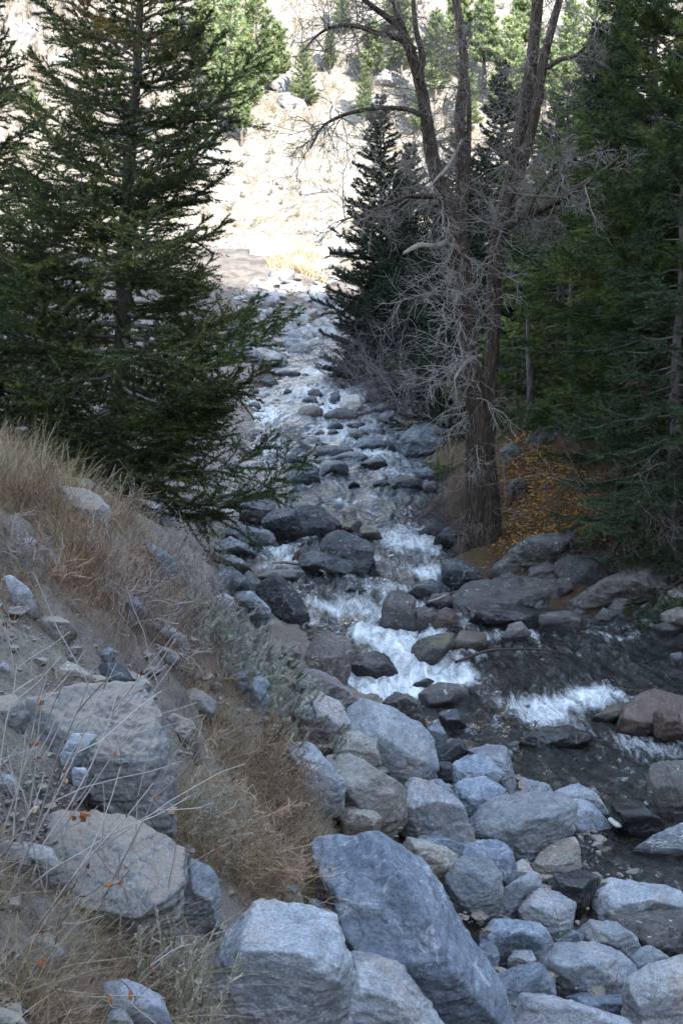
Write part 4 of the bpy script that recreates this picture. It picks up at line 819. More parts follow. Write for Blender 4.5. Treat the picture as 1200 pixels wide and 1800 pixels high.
FAR = [(720, 44, 250, 2.3, "dark spruce between the middle spruce and the cottonwood's left stem"), (770, 40, 330, 2.2, "dark spruce behind the cottonwood's main trunk"), (880, 41, 105, 2.1, "dark pointed spruce showing between the cottonwood's two high stems"), (930, 36, 330, 2.2, "dark spruce low behind the right limb of the cottonwood"),
 (1060, 38, -60, 2.6, "tall dark spruce left of the upper right corner"), (1010, 46, 40, 2.4, "spruce standing farther back, left of the tall dark one at the upper right"), (1110, 31, 120, 2.4, "dark spruce crowded behind the big green one"), (830, 33, 470, 2.0, "short dark spruce behind the twin trunks of the cottonwood"), (805, 37, 215, 2.1, "dark spruce filling the gap between the cottonwood's left and middle stems"), (955, 42, 170, 2.2, "dark spruce behind the cottonwood's two high right stems"), (700, 50, 300, 2.3, "dark spruce crowding the right side of the middle one"), (850, 45, 260, 2.2, "dark spruce far back between the cottonwood's trunks"), (1190, 33, -40, 2.6, "dark tall spruce far right behind the pine")]
var = []
for i, (px, Y, ty, rd, lab) in enumerate(FAR):
    b = gp(px, 700, Y, -.3); t = at(px, ty, Y)
    if i < 3:
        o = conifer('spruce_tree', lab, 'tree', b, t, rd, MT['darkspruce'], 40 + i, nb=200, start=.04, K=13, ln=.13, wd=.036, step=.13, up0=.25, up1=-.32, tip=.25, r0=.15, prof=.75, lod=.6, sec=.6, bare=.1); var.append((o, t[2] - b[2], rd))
    else:
        s, h0, r_ = var[i % 3]; o = copy_tree(s); o.location = b; o.scale = (rd / r_, rd / r_, (t[2] - b[2]) / h0); o.rotation_euler = (0, 0, i * 1.7)
        o["label"] = lab
# sunlit pines on the hillside
HP = [(405, 215, -30, "tall sunlit pine on the hillside right of the big fir's top"), (450, 175, -20, "sunlit pine on the hillside beside the tall pale one"), (487, 160, 40, "smaller sunlit pine with a gap under its crown, right of the tall pair"), (533, 190, 75, "lone small pine with a bare reddish trunk on the open sunlit slope"), (365, 120, -60, "sunlit pine touching the big fir's top on its right"),
 (655, 155, 40, "sunlit pine on the slope left of the cottonwood's left stem"), (705, 130, -20, "sunlit pine seen through the cottonwood's left stem"), (765, 175, 20, "sunlit pine between the cottonwood's left and middle stems"), (850, 150, 0, "bright green pine between the cottonwood's middle and right stems"), (890, 210, 30, "sunlit pine behind the cottonwood's right stem"), (1000, 170, 0, "sunlit pine right of the cottonwood's thin right stem"), (955, 215, 70, "small sunlit pine low behind the cottonwood's right stem"), (1040, 140, -40, "sunlit pine near the upper right corner"),
 (60, 205, 140, "small green pine on the cliff foot at the upper left"), (805, 120, -30, "tall sunlit pine at the top centre right"), (600, 60, -30, "sunlit pine at the top edge among the cottonwood's bare twigs"), (735, 235, 150, "little pine at the foot of the sunlit slope behind the cottonwood"), (1090, 200, 40, "sunlit pine behind the tall dark spruce at the right"), (640, 215, 110, "tiny pine on the open sunlit slope left of the middle dark spruce"), (580, 120, 50, "small sunlit pine among the cottonwood's upper left twigs"), (425, 250, 150, "little sunlit pine against the big fir's right side"), (820, 230, 120, "sunlit pine low behind the cottonwood's middle stem"), (690, 60, -40, "sunlit pine at the top edge behind the cottonwood's left stem"), (1060, 230, 110, "small sunlit pine low behind the tall dark spruce"), (300, 90, -20, "sunlit pine hidden behind the big fir's top"), (150, 130, 40, "sunlit pine on the cliff top left of the big fir"), (920, 120, -40, "sunlit pine at the top edge right of the cottonwood's right stem")]
def hill_hit(px, py):
    ys = np.arange(82, 185, .15); P = at(np.full(len(ys), px), np.full(len(ys), py), ys)
    ix = np.clip(np.searchsorted(hx, P[:, 0]), 0, len(hx) - 1); iy = np.clip(np.searchsorted(hy, P[:, 1]), 0, len(hy) - 1)
    g = zz.reshape(len(hy), len(hx))[iy, ix]; k = np.nonzero(P[:, 2] < g)[0]; return P[k[0]] if len(k) else P[-1]
var = []
for i, (px, by, ty, lab) in enumerate(HP):
    b = hill_hit(px, by); t = at(px, ty, b[1]); h = t[2] - b[2]
    if i < 3:
        o = conifer('pine_tree', lab, 'tree', b - (0, 0, .3), t, .27 * h, MT['pine'], 60 + i, nb=110, start=.18 if i < 2 else .3, K=12, ln=.30, wd=.07, step=.26, sec=.6, up0=.6, up1=-.05, tip=.2, r0=.16, prof=.6, lod=.5, bare=.3, dens=.7); var.append((o, h))
    else:
        s, h0 = var[i % 3]; o = copy_tree(s); o.location = b - (0, 0, .3); k = h / h0; o.scale = (k * (1.1 if i % 2 else .9), k, k); o.rotation_euler = (0, 0, i * 2.1); o["label"] = lab
rng = np.random.default_rng(8)
for (px, py, w_, lab) in [(492, 150, 2.2, "dark shaded outcrop on the sunlit slope under the smaller pine"), (515, 180, 2.6, "dark rock ledge on the sunlit slope left of the lone small pine"), (672, 140, 3., "blue grey rounded outcrop on the sunlit slope left of the cottonwood"), (470, 215, .8, "small reddish stone on the open sunlit slope"), (45, 60, 3.5, "jutting block on the sunlit cliff at the upper left"), (110, 110, 3., "pale block on the sunlit cliff beside the big fir")]:
    p = hill_hit(px, py); P = rng.normal(size=(16, 3)); P /= np.linalg.norm(P, axis=1)[:, None]; P *= np.array((.55, .45, .4)) * w_
    V, F, c = solid(P, rng, 5, w_, 8); o = mk('outcrop', V, F, MR['far'], attrs=dict(wet=np.zeros(len(V)))); o.location = p; tag(o, lab, 'rock', "rocks on the sunlit slope")

for k in range(34):
    r_ = rng.uniform(0, 1, 2); p = hill_hit(-40 + 1280 * r_[0], -20 + 400 * r_[1] ** 1.3); w_ = rng.uniform(.5, 2.2); P = rng.normal(size=(14, 3)); P /= np.linalg.norm(P, axis=1)[:, None]; P *= np.array((.6, .45, .42)) * w_
    V, F, c = solid(P, rng, 4, w_, 6); o = mk('outcrop', V - c, F, MR['far'], attrs=dict(wet=np.zeros(len(V)))); o.location = p; tag(o, "pale outcrop on the sunlit slope beyond the road", 'rock', "outcrops on the sunlit slope")
A = []; B = []
for k in range(900):
    p = hill_hit(rng.uniform(-60, 1260), 430 - 470 * rng.uniform(0, 1) ** .8); s_ = rng.uniform(.15, .55)
    for q in range(5): A.append(p + rng.normal(0, .25, 3) * s_); B.append(A[-1] + rng.normal(0, .6, 3) * s_ + (0, 0, s_ * .8))
V, F, t = needles(np.array(A), np.array(B), 9, .22, .05, rng); tag(mk('scrub', V, F, MT['scrub'], smooth=False, attrs=dict(tint=t)), "low dry scrub dotted over the sunlit slope", 'scrub', kind='stuff')

# the bare cottonwood
def grow(acc, p, d, L, r, lev, rng, up=0., wig=.28, kids=(7, 5), tint=None, seg=5):
    P = [p]; d = d / np.linalg.norm(d); q = p
    for k in range(seg):
        d = d + rng.normal(0, wig, 3) * (.6 if k == 0 else 1); d[2] += up; d /= np.linalg.norm(d); q = q + d * L / seg; P.append(q)
    P = np.array(P); V, F = tube(P, np.linspace(r, max(r * .35, .0022), seg + 1), 4 if lev >= 2 else 3); acc.add(V, F, np.clip((rng.uniform(.2, 1) if tint is None else tint + rng.uniform(-.25, .25)), 0, 1))
    if lev > 0:
        for k in range(kids[0] if lev > 1 else kids[-1]):
            f = rng.uniform(.18, 1); i = min(int(f * seg), seg - 1); o = P[i] + (P[i + 1] - P[i]) * (f * seg - i)
            a = (P[i + 1] - P[i]) / (np.linalg.norm(P[i + 1] - P[i]) + 1e-9); s = rng.normal(size=3); s -= a * (s @ a); s /= np.linalg.norm(s)
            grow(acc, o, a * .75 + s * rng.uniform(.5, 1.1), L * rng.uniform(.32, .6), max(r * .55, .003), lev - 1, rng, up, wig, kids, tint, max(3, seg - 1))
CY = 22.
cb = gp(838, 975, CY); cw = thing('cottonwood_tree', "big bare grey-brown cottonwood with several stems on the right bank", 'tree', cb)
def limb(name, px, rad, mat=M_BARK, sides=20, n=80, dy=None, seed=0, furrow=.14, fr=3.2):
    px = np.array(px, float).reshape(-1, 2); dy = np.zeros(len(px)) if dy is None else np.interp(np.linspace(0, 1, len(px)), np.linspace(0, 1, len(dy)), dy)
    P = at(px[:, 0], px[:, 1], CY + dy); V, F = trunk_mesh(P, np.array(rad) * CY / FPX, sides, n, furrow, seed, fr); mk(name, V - cb, F, mat, cw); return spline(P, 40)
T0 = limb('trunk', [834,1000,842,950,844,880,840,800,836,720,828,640,822,570,816,500], [46,35,29,22,18.5,16.5,15.5,15], sides=48, n=150, furrow=.2, fr=4.5, seed=3)
T1 = limb('trunk', [858,985,862,900,856,800,860,700,864,620,868,540,872,450,882,385], [26,20,15,12.5,12,12,12,14], sides=36, n=140, furrow=.18, fr=4, dy=[.3,.3,.25], seed=9)
L1 = limb('stem', [816,510,806,440,794,385,772,325,757,265,746,200,736,140,722,90,704,45,688,-20], [19,19,17,13,12,11,10,9,7,5], dy=[0,-.4,-.9], seed=4)
L2 = limb('stem', [806,430,808,350,812,280,808,205,815,135,812,75,800,0,790,-60], [16,11,9,9.5,8,8,7,6], dy=[0,.3,.5], seed=5)
L2b = limb('stem', [812,400,820,310,824,230,822,150,812,110], [7,5,4.5,4,3], dy=[.1,.2,.3], seed=6)
L3 = limb('stem', [874,420,888,350,905,280,922,190,934,95,944,0,950,-60], [16,13,12.5,12,11,10,9], dy=[.3,.2,0], seed=7)
L4 = limb('stem', [880,400,900,345,918,290,938,205,955,105,972,40,990,-30], [12,10.5,9.5,9,8,7,6], dy=[.2,-.1,-.3], seed=8)
L5 = limb('limb', [872,408,905,388,940,372,980,350,1012,332,1060,300,1090,275], [10,8.5,7.5,7,5.5,4,2], dy=[.2,-.8,-1.6], seed=12)
L6 = limb('limb', [926,382,935,355,958,318,985,296,1020,270], [4,3.6,3,2.4,1.2], dy=[-.5,-.8], seed=13)
L7 = limb('limb', [728,88,700,68,660,57,625,46,590,46,560,60,530,92], [6,5,4,3.4,2.8,2,1.2], dy=[-.8,-1.5,-1.8], seed=14)
L8 = limb('limb', [746,205,715,192,670,190,625,196,590,208,565,225,545,262], [5,4,3.2,3,2.5,2,1.2], dy=[-.8,-1.8], seed=15)
L9 = limb('limb', [780,345,745,345,715,345,690,355,650,372,600,388], [6,4.5,4,3.2,2.2,1.2], dy=[-.8,-1.7], seed=16)
L10 = limb('broken_stub', [800,420,765,432,735,432,708,446], [6,4.5,4.5,2.5], dy=[0,-.8], seed=17, mat=M_PALEBARK, n=30)
L11 = limb('dead_snag', [812,245,795,278,782,300,766,315,752,332,742,330], [2,3,3.2,2.6,2.4,1.2], dy=[-.1,-.9], seed=18, mat=M_PALEBARK, n=40)
L12 = limb('limb', [704,50,680,30,650,8,620,-20], [6,5,4,3], dy=[-.9,-1.4], seed=19)
L13 = limb('limb', [735,140,742,100,730,50,724,-20], [6,5,4.5,3.5], dy=[-.7,-.5], seed=20)
L14 = limb('dead_snag', [845,625,825,632,808,650,798,668], [3,3.5,3,1.5], dy=[0,-.8], seed=21, mat=M_PALEBARK, n=30)
L15 = limb('limb', [960,120,985,105,1010,98,1035,75,1050,50], [4.5,4,3,2.5,1.5], dy=[-.2,-.6], seed=22)
tw = Acc(); rng = np.random.default_rng(77)
def spray(path, n, L, lo=.1, hi=1., bias=(0, -.2, 0), up=-.02, r=.0105, tint=.55, spread=1., kids=(7, 5), lev=2):
    for _ in range(n):
        f = rng.uniform(lo, hi); p = path[min(int(f * 39), 39)]; d = rng.normal(0, spread, 3) + np.array(bias)
        grow(tw, p - cb, d, L * rng.uniform(.55, 1.25), r, lev, rng, up, .19, kids, tint)
spray(L1, 20, 1.0, .0, .7, (-.5, -.5, 0)); spray(L1, 14, .9, .5, 1., (-.8, -.2, .2), tint=.15)
spray(L2, 14, .9, .05, .7, (-.3, -.6, -.1)); spray(L2, 8, .9, .5, 1., (-.2, -.3, .3), tint=.4)
spray(L3, 18, .9, .0, .7, (.3, -.6, 0)); spray(L4, 16, .9, .0, .9, (.7, -.4, .1)); spray(L5, 26, .85, .15, 1., (.4, -.4, .5)); spray(L6, 10, .7, .3, 1., (.6, -.3, .4))
spray(L7, 26, .8, .2, 1., (-.4, -.1, -.1), tint=.08, up=-.05); spray(L8, 20, .8, .25, 1., (-.4, -.1, -.2), tint=.06, up=-.05); spray(L9, 18, .8, .2, 1., (-.5, -.2, -.1), tint=.25)
spray(L12, 16, .9, .2, 1., (-.5, 0, .1), tint=.08); spray(L13, 10, .8, .3, 1., (-.2, 0, .3), tint=.12); spray(L15, 10, .7, .2, 1., (.6, 0, .3), tint=.4)
spray(T0, 16, 1.15, .72, 1., (-.9, -.8, .35), up=-.03, tint=1.); spray(T1, 14, 1.0, .75, 1., (-.6, -.9, .2), tint=1.); spray(L1, 14, 1.1, .0, .3, (-.9, -.8, .1), tint=.85)
spray(T0, 17, 1.25, .5, .78, (-1.1, -.6, .0), up=-.07, tint=.85); spray(T0, 7, .8, .2, .5, (-.7, -.6, -.4), up=-.12, tint=.4); spray(T0, 18, .55, .02, .22, (-.9, -.5, .1), up=-.08, tint=.15); spray(T1, 10, .6, .1, .5, (.5, -.7, .0), up=-.06, tint=.3)
spray(L1, 26, .9, .35, 1., (-.4, -.3, .2), tint=.3); spray(L2, 24, .9, .2, 1., (0, -.4, .2), tint=.35); spray(L3, 22, .9, .3, 1., (.2, -.4, .2), tint=.35); spray(L4, 22, .9, .3, 1., (.4, -.3, .2), tint=.35)
tw.mk('twigs', MT['twig'], cw)
# ---------------------------------------------------------------- shrubs, grass, weeds, litter
def bush(label, px, py, n, L, mat, seed, rad=.25, lean=(0, 0, 1.), up=.02, r=.008, lev=2, spread=.45, tint=.5, kids=(6, 4), name='bare_shrub', cat='shrub', group=None, wig=.2, Y=None, leaves=0):
    rng = np.random.default_rng(seed); b = ghit(px, py) if Y is None else gp(px, py, Y); a = Acc(); tips = []
    for _ in range(n):
        o = np.array((rng.normal(0, rad), rng.normal(0, rad), -.04)); o[2] += float(gz(b[0] + o[0], b[1] + o[1])) - b[2]; d = np.array(lean) + rng.normal(0, spread, 3) * (1, 1, .4) + o * (1, 1, 0) * .8
        grow(a, o, d, L * rng.uniform(.6, 1.2), r, lev, rng, up, wig, kids, tint); tips.append(a.V[-1][-4:].mean(0))
    if leaves:
        root = thing(name, label, cat, b, group); a.mk('stems', mat, root); l = Acc(); allv = np.concatenate(a.V)
        for _ in range(leaves):
            p = allv[rng.integers(len(allv))]; V, F = leaf_quad(p, .022 * rng.uniform(.7, 1.4), rng); l.add(V, F, rng.uniform(0, 1))
        l.mk('leaves', MT['redleaf'], root, smooth=False); return root
    o = a.mk(name, mat); o.location = b; return tag(o, label, cat, group)
def leaf_quad(p, s, rng):
    u = rng.normal(size=3); u /= np.linalg.norm(u); v = np.cross(u, rng.normal(size=3)); v /= np.linalg.norm(v); n = np.cross(u, v)
    V = np.array([p - u * s, p - v * s * .55 + n * s * .25, p + u * s * 1.1, p + v * s * .55 + n * s * .25]); return V, np.array([[0, 1, 2, 3]])
for i, (px, py, Y, n, L, lab) in enumerate([(640, 668, 46, 16, 2.2, "purple grey bare shrub on the far right shore, nearest the creek"), (690, 680, 42, 16, 2.4, "purple grey bare shrub under the dark middle spruce"), (735, 690, 38, 14, 2.4, "bare shrub between the purple ones and the cottonwood"), (615, 640, 52, 12, 2.0, "bare shrub farthest up the right shore"), (760, 740, 34, 12, 2.0, "tangled bare shrub left of the cottonwood trunk")]):
    bush(lab, px, py, n, L, MT['shrub'], 300 + i, .5, (-.35, -.15, 1.), .0, .014, 2, .5, .5, (8, 6), group="bare shrubs on the right shore", Y=Y, wig=.25)
bush("spiky bare bush leaning over the creek under the left fir's lowest bough", 455, 795, 22, 1.5, MT['shrub'], 310, .35, (.5, -.1, .6), .0, .009, 2, .5, .3, (7, 5))
bush("blue grey bare bush at the foot of the riprap", 450, 612, 22, 1.5, MT['shrub'], 311, .3, (0, 0, 1.), .0, .012, 1, .5, .85, (8, 5))
bush("brown bristly bare bush hugging the foot of the cottonwood", 800, 935, 40, .9, MT['shrub'], 312, .35, (-.3, -.3, 1.), -.02, .007, 2, .5, .25, (6, 5))
bush("pale bare bush with arching twigs in front of the bluish spruce", 1165, 850, 9, 2.3, MT['twig'], 313, .25, (-.75, -.25, 1.0), -.09, .011, 2, .35, .45, (8, 6), Y=20.2)
bush("thin bare bush behind the bluish spruce's trunk", 1130, 930, 10, 1.3, MT['shrub'], 314, .3, (-.2, -.3, 1.), -.03, .009, 2, .5, .3, (7, 5), Y=19.2)
bush("grey twiggy weed clump in the middle of the left slope", 230, 1095, 55, .45, MT['mauve'], 320, .2, (.2, -.1, .8), .0, .0035, 1, .55, .45, (6, 4), name='weed_clump', cat='weeds')
bush("mauve twiggy weed clump right of the yellow grass", 300, 1020, 60, .42, MT['mauve'], 321, .3, (.25, -.1, .9), .0, .0035, 1, .5, .55, (6, 4), name='weed_clump', cat='weeds')
bush("dark twiggy weed clump at the lower end of the slope grass", 340, 1090, 40, .34, MT['mauve'], 322, .25, (.3, -.1, .8), .0, .0035, 1, .55, .25, (6, 4), name='weed_clump', cat='weeds')
bush("pale twiggy shrub with a few orange leaves at the left edge", 10, 1500, 13, .95, MT['mauve'], 323, .12, (.22, .0, 1.), .04, .006, 1, .3, .8, (5, 4), name='leafy_shrub', wig=.1, leaves=30)
bush("twiggy shrub with withered red leaves at the lower left", 140, 1690, 14, .5, MT['mauve'], 324, .2, (.45, .0, .8), .02, .0035, 1, .45, .6, (5, 4), name='leafy_shrub', wig=.15, leaves=45)
for i, (px, py, n, L, t, lab) in enumerate([(420, 1330, 30, .38, .6, "pale tangled weed clump at the top of the brown dead patch"), (480, 1420, 30, .36, .3, "brown tangled weed clump in the middle of the dead patch"), (400, 1470, 26, .40, .8, "bleached wiry weed clump reaching over the dead patch from the left"), (520, 1520, 28, .34, .2, "dark tangled weed clump touching the huge leaning boulder"), (450, 1560, 24, .36, .7, "pale wiry weed clump at the lower end of the dead patch"), (500, 1330, 22, .30, .1, "dark weed clump beside the pale boulder on the bank top")]):
    bush(lab, px, py, n, L, MT['weeds'], 340 + i, .14, (.3, -.1, .55), -.03, .0026, 2, .75, t, (6, 4), name='weed_clump', cat='weeds', group="weed clumps of the dead brown patch", wig=.3)
for i, (px, py, n, L, mt, lab) in enumerate([(60, 900, 40, .4, 'weeds', "reddish brown weed clump under the tall grass at the left"), (150, 1000, 40, .42, 'weeds', "brown branching weed clump below the yellow grass tuft"), (90, 1030, 34, .3, 'weeds', "low brown weed clump beside the white splinter"), (250, 1060, 40, .4, 'weeds', "rusty weed clump between the two grey twiggy ones"), (370, 1000, 36, .4, 'mauve', "pale mauve weed clump on the crest's lower end"), (300, 1150, 30, .32, 'weeds', "brown weed clump above the bare soil of the slope"), (20, 980, 34, .3, 'mauve', "grey weed clump at the left edge above the white splinter"), (200, 900, 36, .36, 'weeds', "brown weed clump leaning on the earth-coated boulder")]):
    bush(lab, px, py, n, L, MT[mt], 360 + i, .09, (.25, -.1, .8), -.01, .003, 1, .6, .45, (7, 5), name='weed_clump', cat='weeds', wig=.2)
# evergreen sprigs on the right bank
def sprig_plant(label, px, py, n, L, seed, Y=None, lean=(0, 0, .6)):
    rng = np.random.default_rng(seed); b = ghit(px, py) if Y is None else gp(px, py, Y); A = []; B = []
    for _ in range(n):
        p = np.array((rng.normal(0, .15), rng.normal(0, .1), 0.)); d = np.array(lean) + rng.normal(0, .6, 3); d[2] = abs(d[2]) * .5
        for k in range(int(L / .06)):
            d = d / np.linalg.norm(d) + rng.normal(0, .1, 3) - (0, 0, .05); q = p + d / np.linalg.norm(d) * .06; A.append(p); B.append(q); p = q
            if rng.random() < .7:
                e = d + rng.normal(0, .6, 3); A.append(p); B.append(p + e / np.linalg.norm(e) * .1)
    V, F, t = needles(np.array(A), np.array(B), 14, .045, .01, rng); o = mk('fir_seedling', V, F, MT['green'], smooth=False, attrs=dict(tint=t)); o.location = b; tag(o, label, 'shrub')
sprig_plant("small bright green fir seedling on the slabs of the right bank", 1000, 965, 30, .55, 331)
sprig_plant("dark green fir seedling by the water left of the cottonwood", 785, 830, 22, .6, 332)
sprig_plant("dark green fir seedling on the left shore below the fir", 360, 990, 14, .4, 333)
# blades
def blades(P, H, wd, lean, rng, bend=.5, segs=3, dirv=None):
    n = len(P); th = rng.uniform(0, 2 * math.pi, n); hd = np.stack([np.cos(th), np.sin(th), np.zeros(n)], 1)
    if dirv is not None: hd = hd + np.array(dirv); hd /= np.linalg.norm(hd, axis=1)[:, None]
    wv = rng.uniform(0, 2 * math.pi, n); sv = np.stack([np.cos(wv), np.sin(wv), np.zeros(n)], 1); V = []
    ln = lean * rng.uniform(.2, 1.3, n); bd = bend * rng.uniform(0, 1.4, n)
    for k in range(segs + 1):
        f = k / segs; c = P + hd * (H * (ln * f + bd * f * f))[:, None]; c[:, 2] += H * (f * np.sqrt(np.clip(1 - np.minimum(ln, .95) ** 2, .05, 1)) - bd * .5 * f * f)
        ww = wd * (1 - f * .85) * .5; V.append(c - sv * ww); V.append(c + sv * ww)
    V = np.stack(V, 1).reshape(-1, 3); m_ = 2 * (segs + 1); base = (np.arange(n) * m_)[:, None]; F = []
    for k in range(segs): F.append(base + np.array([[2 * k, 2 * k + 1, 2 * k + 3, 2 * k + 2]]))
    F = np.stack(F, 1).reshape(-1, 4)
    return V, F, m_
def meadow(name, label, pg, n, h, wd, mat, seed, lean=.5, bend=.5, tl=(0, 1), clump=0., dirv=None, cat='grass'):
    r_ = random.Random(seed); rng = np.random.default_rng(seed); P = []
    if clump:
        cs = sample(pg, max(3, int(n / clump)), r_)
        for (x, y) in cs:
            c = ghit(x, y)
            for _ in range(int(clump)):
                q = c + np.array((rng.normal(0, .07), rng.normal(0, .07), 0)); P.append(q)
        P = np.array(P); P[:, 2] = gz(P[:, 0], P[:, 1]) - .03
    else:
        m_ = n // 6; P = np.array([ghit(x, y) for x, y in sample(pg, m_, r_)]); P = np.repeat(P, 6, 0) + rng.normal(0, .05, (m_ * 6, 3)) * (1, 1, 0); P[:, 2] = gz(P[:, 0], P[:, 1]) - .03
    dn = fbm(P * (2.2, 2.2, 0) + seed, 3); kp = rng.uniform(-.55, .55, len(P)) < dn + .22; P = P[kp]; dn = dn[kp]
    H = h * rng.uniform(.35, 1.3, len(P)) * np.clip(1 + .6 * dn, .4, 1.6); V, F, k = blades(P, H, wd, lean, rng, bend, 3, dirv)
    t = np.repeat(np.clip(rng.uniform(*tl, len(P)), 0, 1), k); o = mk(name, V, F, mat, smooth=False, attrs=dict(tint=t)); tag(o, label, cat, kind="stuff"); return o
GA = [(-90,760),(60,790),(130,850),(220,900),(330,965),(420,1060),(390,1120),(250,1130),(150,1060),(60,990),(-90,960)]
meadow('dry_grass', "dry tan grass over the crest of the left bank", [(-90,760),(60,790),(130,850),(230,905),(260,1000),(150,1000),(60,960),(-90,960)], 4500, .26, .0042, MT['grass'], 401, .45, .5, (0, .97), dirv=(.25, 0, 0))
meadow('dead_weeds', "brown and mauve dead weed stalks across the left slope", GA, 15000, .22, .0035, MT['weeds'], 402, .6, .3, (0, 1))
meadow('dead_weeds', "grey dead weed stalks across the left slope", [(180,960),(330,960),(430,1060),(460,1130),(400,1170),(280,1130),(170,1060)], 6000, .21, .0032, MT['mauve'], 403, .6, .3, (.2, 1))
GBp = [(340,1240),(440,1260),(500,1290),(540,1400),(570,1430),(560,1540),(590,1620),(520,1590),(440,1570),(330,1510),(290,1460),(300,1420),(360,1340)]
meadow('dead_weeds', "tangled brown dead weeds beside the huge leaning boulder", GBp, 11000, .19, .003, MT['weeds'], 404, .85, .5, (0, 1))
meadow('dry_grass', "bleached fine grass tangled in the brown weeds", GBp, 6000, .26, .003, MT['grass'], 405, .8, .6, (.3, .98))
GCp = [(-90,1480),(60,1520),(150,1600),(200,1680),(260,1740),(320,1810),(-90,1850)]
meadow('dead_weeds', "matted dead stems in the bottom left corner", GCp, 14000, .19, .0028, MT['weeds'], 406, .85, .5, (0, 1))
meadow('dry_grass', "long bent straw blades in the bottom left corner", GCp, 2600, .32, .0042, MT['grass'], 407, .75, .7, (.3, 1), dirv=(.4, 0, 0))
meadow('dry_grass', "thin straw blades on the left slope below the boulders", SLOPE, 2600, .16, .003, MT['grass'], 408, .6, .6, (.2, .98))
meadow('dead_weeds', "sparse brown stalks on the soil of the left slope", [(-60,960),(150,1060),(300,1140),(420,1180),(500,1280),(330,1240),(170,1130),(0,1080)], 7000, .16, .003, MT['weeds'], 409, .8, .4, (0, 1))
meadow('dry_grass', "tan grass on the far embankment beside the road", [(470,450),(560,440),(575,500),(520,480),(470,480)], 4200, .7, .03, MT['grass'], 410, .4, .4, (.4, .9))
# tall grass tufts
def tuft(label, px, py, n, h, seed, tl, lean=.25, wd=.006, mat='grass', dirv=(.3, 0, 0), heads=0):
    rng = np.random.default_rng(seed); b = ghit(px, py); P = b + rng.normal(0, .06, (n, 3)) * (1, 1, 0); P[:, 2] = gz(P[:, 0], P[:, 1]) - .03
    V, F, k = blades(P, h * rng.uniform(.5, 1.15, n), wd, lean, rng, .45, 5, dirv); t = np.repeat(rng.uniform(*tl, n), k)
    if heads:
        c = V.reshape(n, k, 3)[:heads]; tip = c[:, -1]; pre = c[:, -5]; Vh, Fh, th = needles(pre, tip, 26, .018, .004, rng, .4); V2 = np.concatenate([V, Vh]); Fq = np.concatenate([Fh, Fh[:, 2:3]], 1) + len(V); F = np.concatenate([F, Fq]); t = np.concatenate([t, np.full(len(Vh), .8)]); V = V2
    o = mk('grass_tuft', V, F, MT[mat], loc=b, smooth=False, attrs=dict(tint=t)); tag(o, label, 'grass tuft', "tall grass tufts on the left bank")
for a in [("tall seeding grass tuft at the left end of the crest, against the dark fir", 75, 850, 60, .62, 420, (.4, .98), .22), ("green and yellow grass tuft on the crest below the fir", 130, 880, 70, .5, 421, (.86, 1), .3), ("yellow grass tuft left of the earth-coated boulder", 118, 960, 70, .42, 422, (.85, 1), .35), ("straw coloured grass tuft right of the earth-coated boulder", 205, 925, 50, .5, 423, (.5, .96), .3), ("tall thin straw tuft at the far left of the crest", 10, 850, 50, .6, 424, (.3, .92), .25), ("small greenish grass tuft beside the huge leaning boulder's top", 565, 1590, 40, .25, 425, (.8, 1), .4), ("long straw grass tuft in the bottom left corner", 40, 1760, 40, .5, 426, (.5, 1), .5), ("straw tuft growing at the end of the crest above the creek", 250, 935, 40, .45, 427, (.6, .98), .35)]:
    tuft(*a, heads=14)
# sage and seed plumes
def sage(label, px, py, n, h, seed, mat, rad=.18, lean=(0, 0, 1.), name='sagebrush', cat='sagebrush', spread=.35, K=12, ln=.014, wd=.004, r=.0022, part=True):
    rng = np.random.default_rng(seed); b = ghit(px, py); root = thing(name, label, cat, b); st = Acc(); A = []; B = []; T = []
    for _ in range(n):
        o = np.array((rng.normal(0, rad), rng.normal(0, rad), 0.)); o[2] = float(gz(b[0] + o[0], b[1] + o[1])) - b[2] - .03; d = np.array(lean) + rng.normal(0, spread, 3) * (1, 1, .3); L = h * rng.uniform(.5, 1.15); p = o; P = [p]; tt_ = rng.uniform(.1, .9); m_ = 9
        for k in range(m_):
            d = d / np.linalg.norm(d) + rng.normal(0, .07, 3) + np.array(lean) * .02; q = p + d / np.linalg.norm(d) * L / m_; P.append(q)
            if k > 2: A.append(p); B.append(q); T.append(tt_)
            if k > 2 and rng.random() < .8:
                e = d / np.linalg.norm(d) + rng.normal(0, .45, 3); e /= np.linalg.norm(e); A.append(p); B.append(p + e * L * rng.uniform(.08, .2)); T.append(tt_)
            p = q
        V, F = tube(np.array(P), np.linspace(r, r * .4, m_ + 1), 3); st.add(V, F, rng.uniform(.2, .9))
    st.mk('stems', MT['weeds'], root); V, F, t = needles(np.array(A), np.array(B), K, ln, wd, rng, .6, tint=np.array(T)); mk('leaves', V, F, mat, root, smooth=False, attrs=dict(tint=t))
sage("pale grey green sagebrush clump above the creek, at the slope's foot", 415, 1180, 120, .42, 430, MT['sage'], .34, (.25, -.05, .8), spread=.5, ln=.04, wd=.006, K=22)
sage("yellowish sagebrush clump at the right end of the pale one", 480, 1190, 60, .34, 431, MT['sage'], .24, (.5, -.1, .7), spread=.45, ln=.036, wd=.006, K=20)
sage("grey green sagebrush sprigs at the foot of the undercut boulder", 335, 1460, 36, .42, 432, MT['sage'], .10, (.5, .0, .6), spread=.45, ln=.016, wd=.0035)
sage("buff seed plumes standing left of the flat-topped boulder", 318, 1835, 30, .50, 433, MT['plume'], .055, (.22, .06, 1.), 'seed_stalks', 'seed stalks', .16, 34, .013, .006)
sage("buff seed plumes by the dusty slab's lower corner", 268, 1790, 12, .42, 434, MT['plume'], .025, (.14, .04, 1.), 'seed_stalks', 'seed stalks', .12, 34, .013, .006)
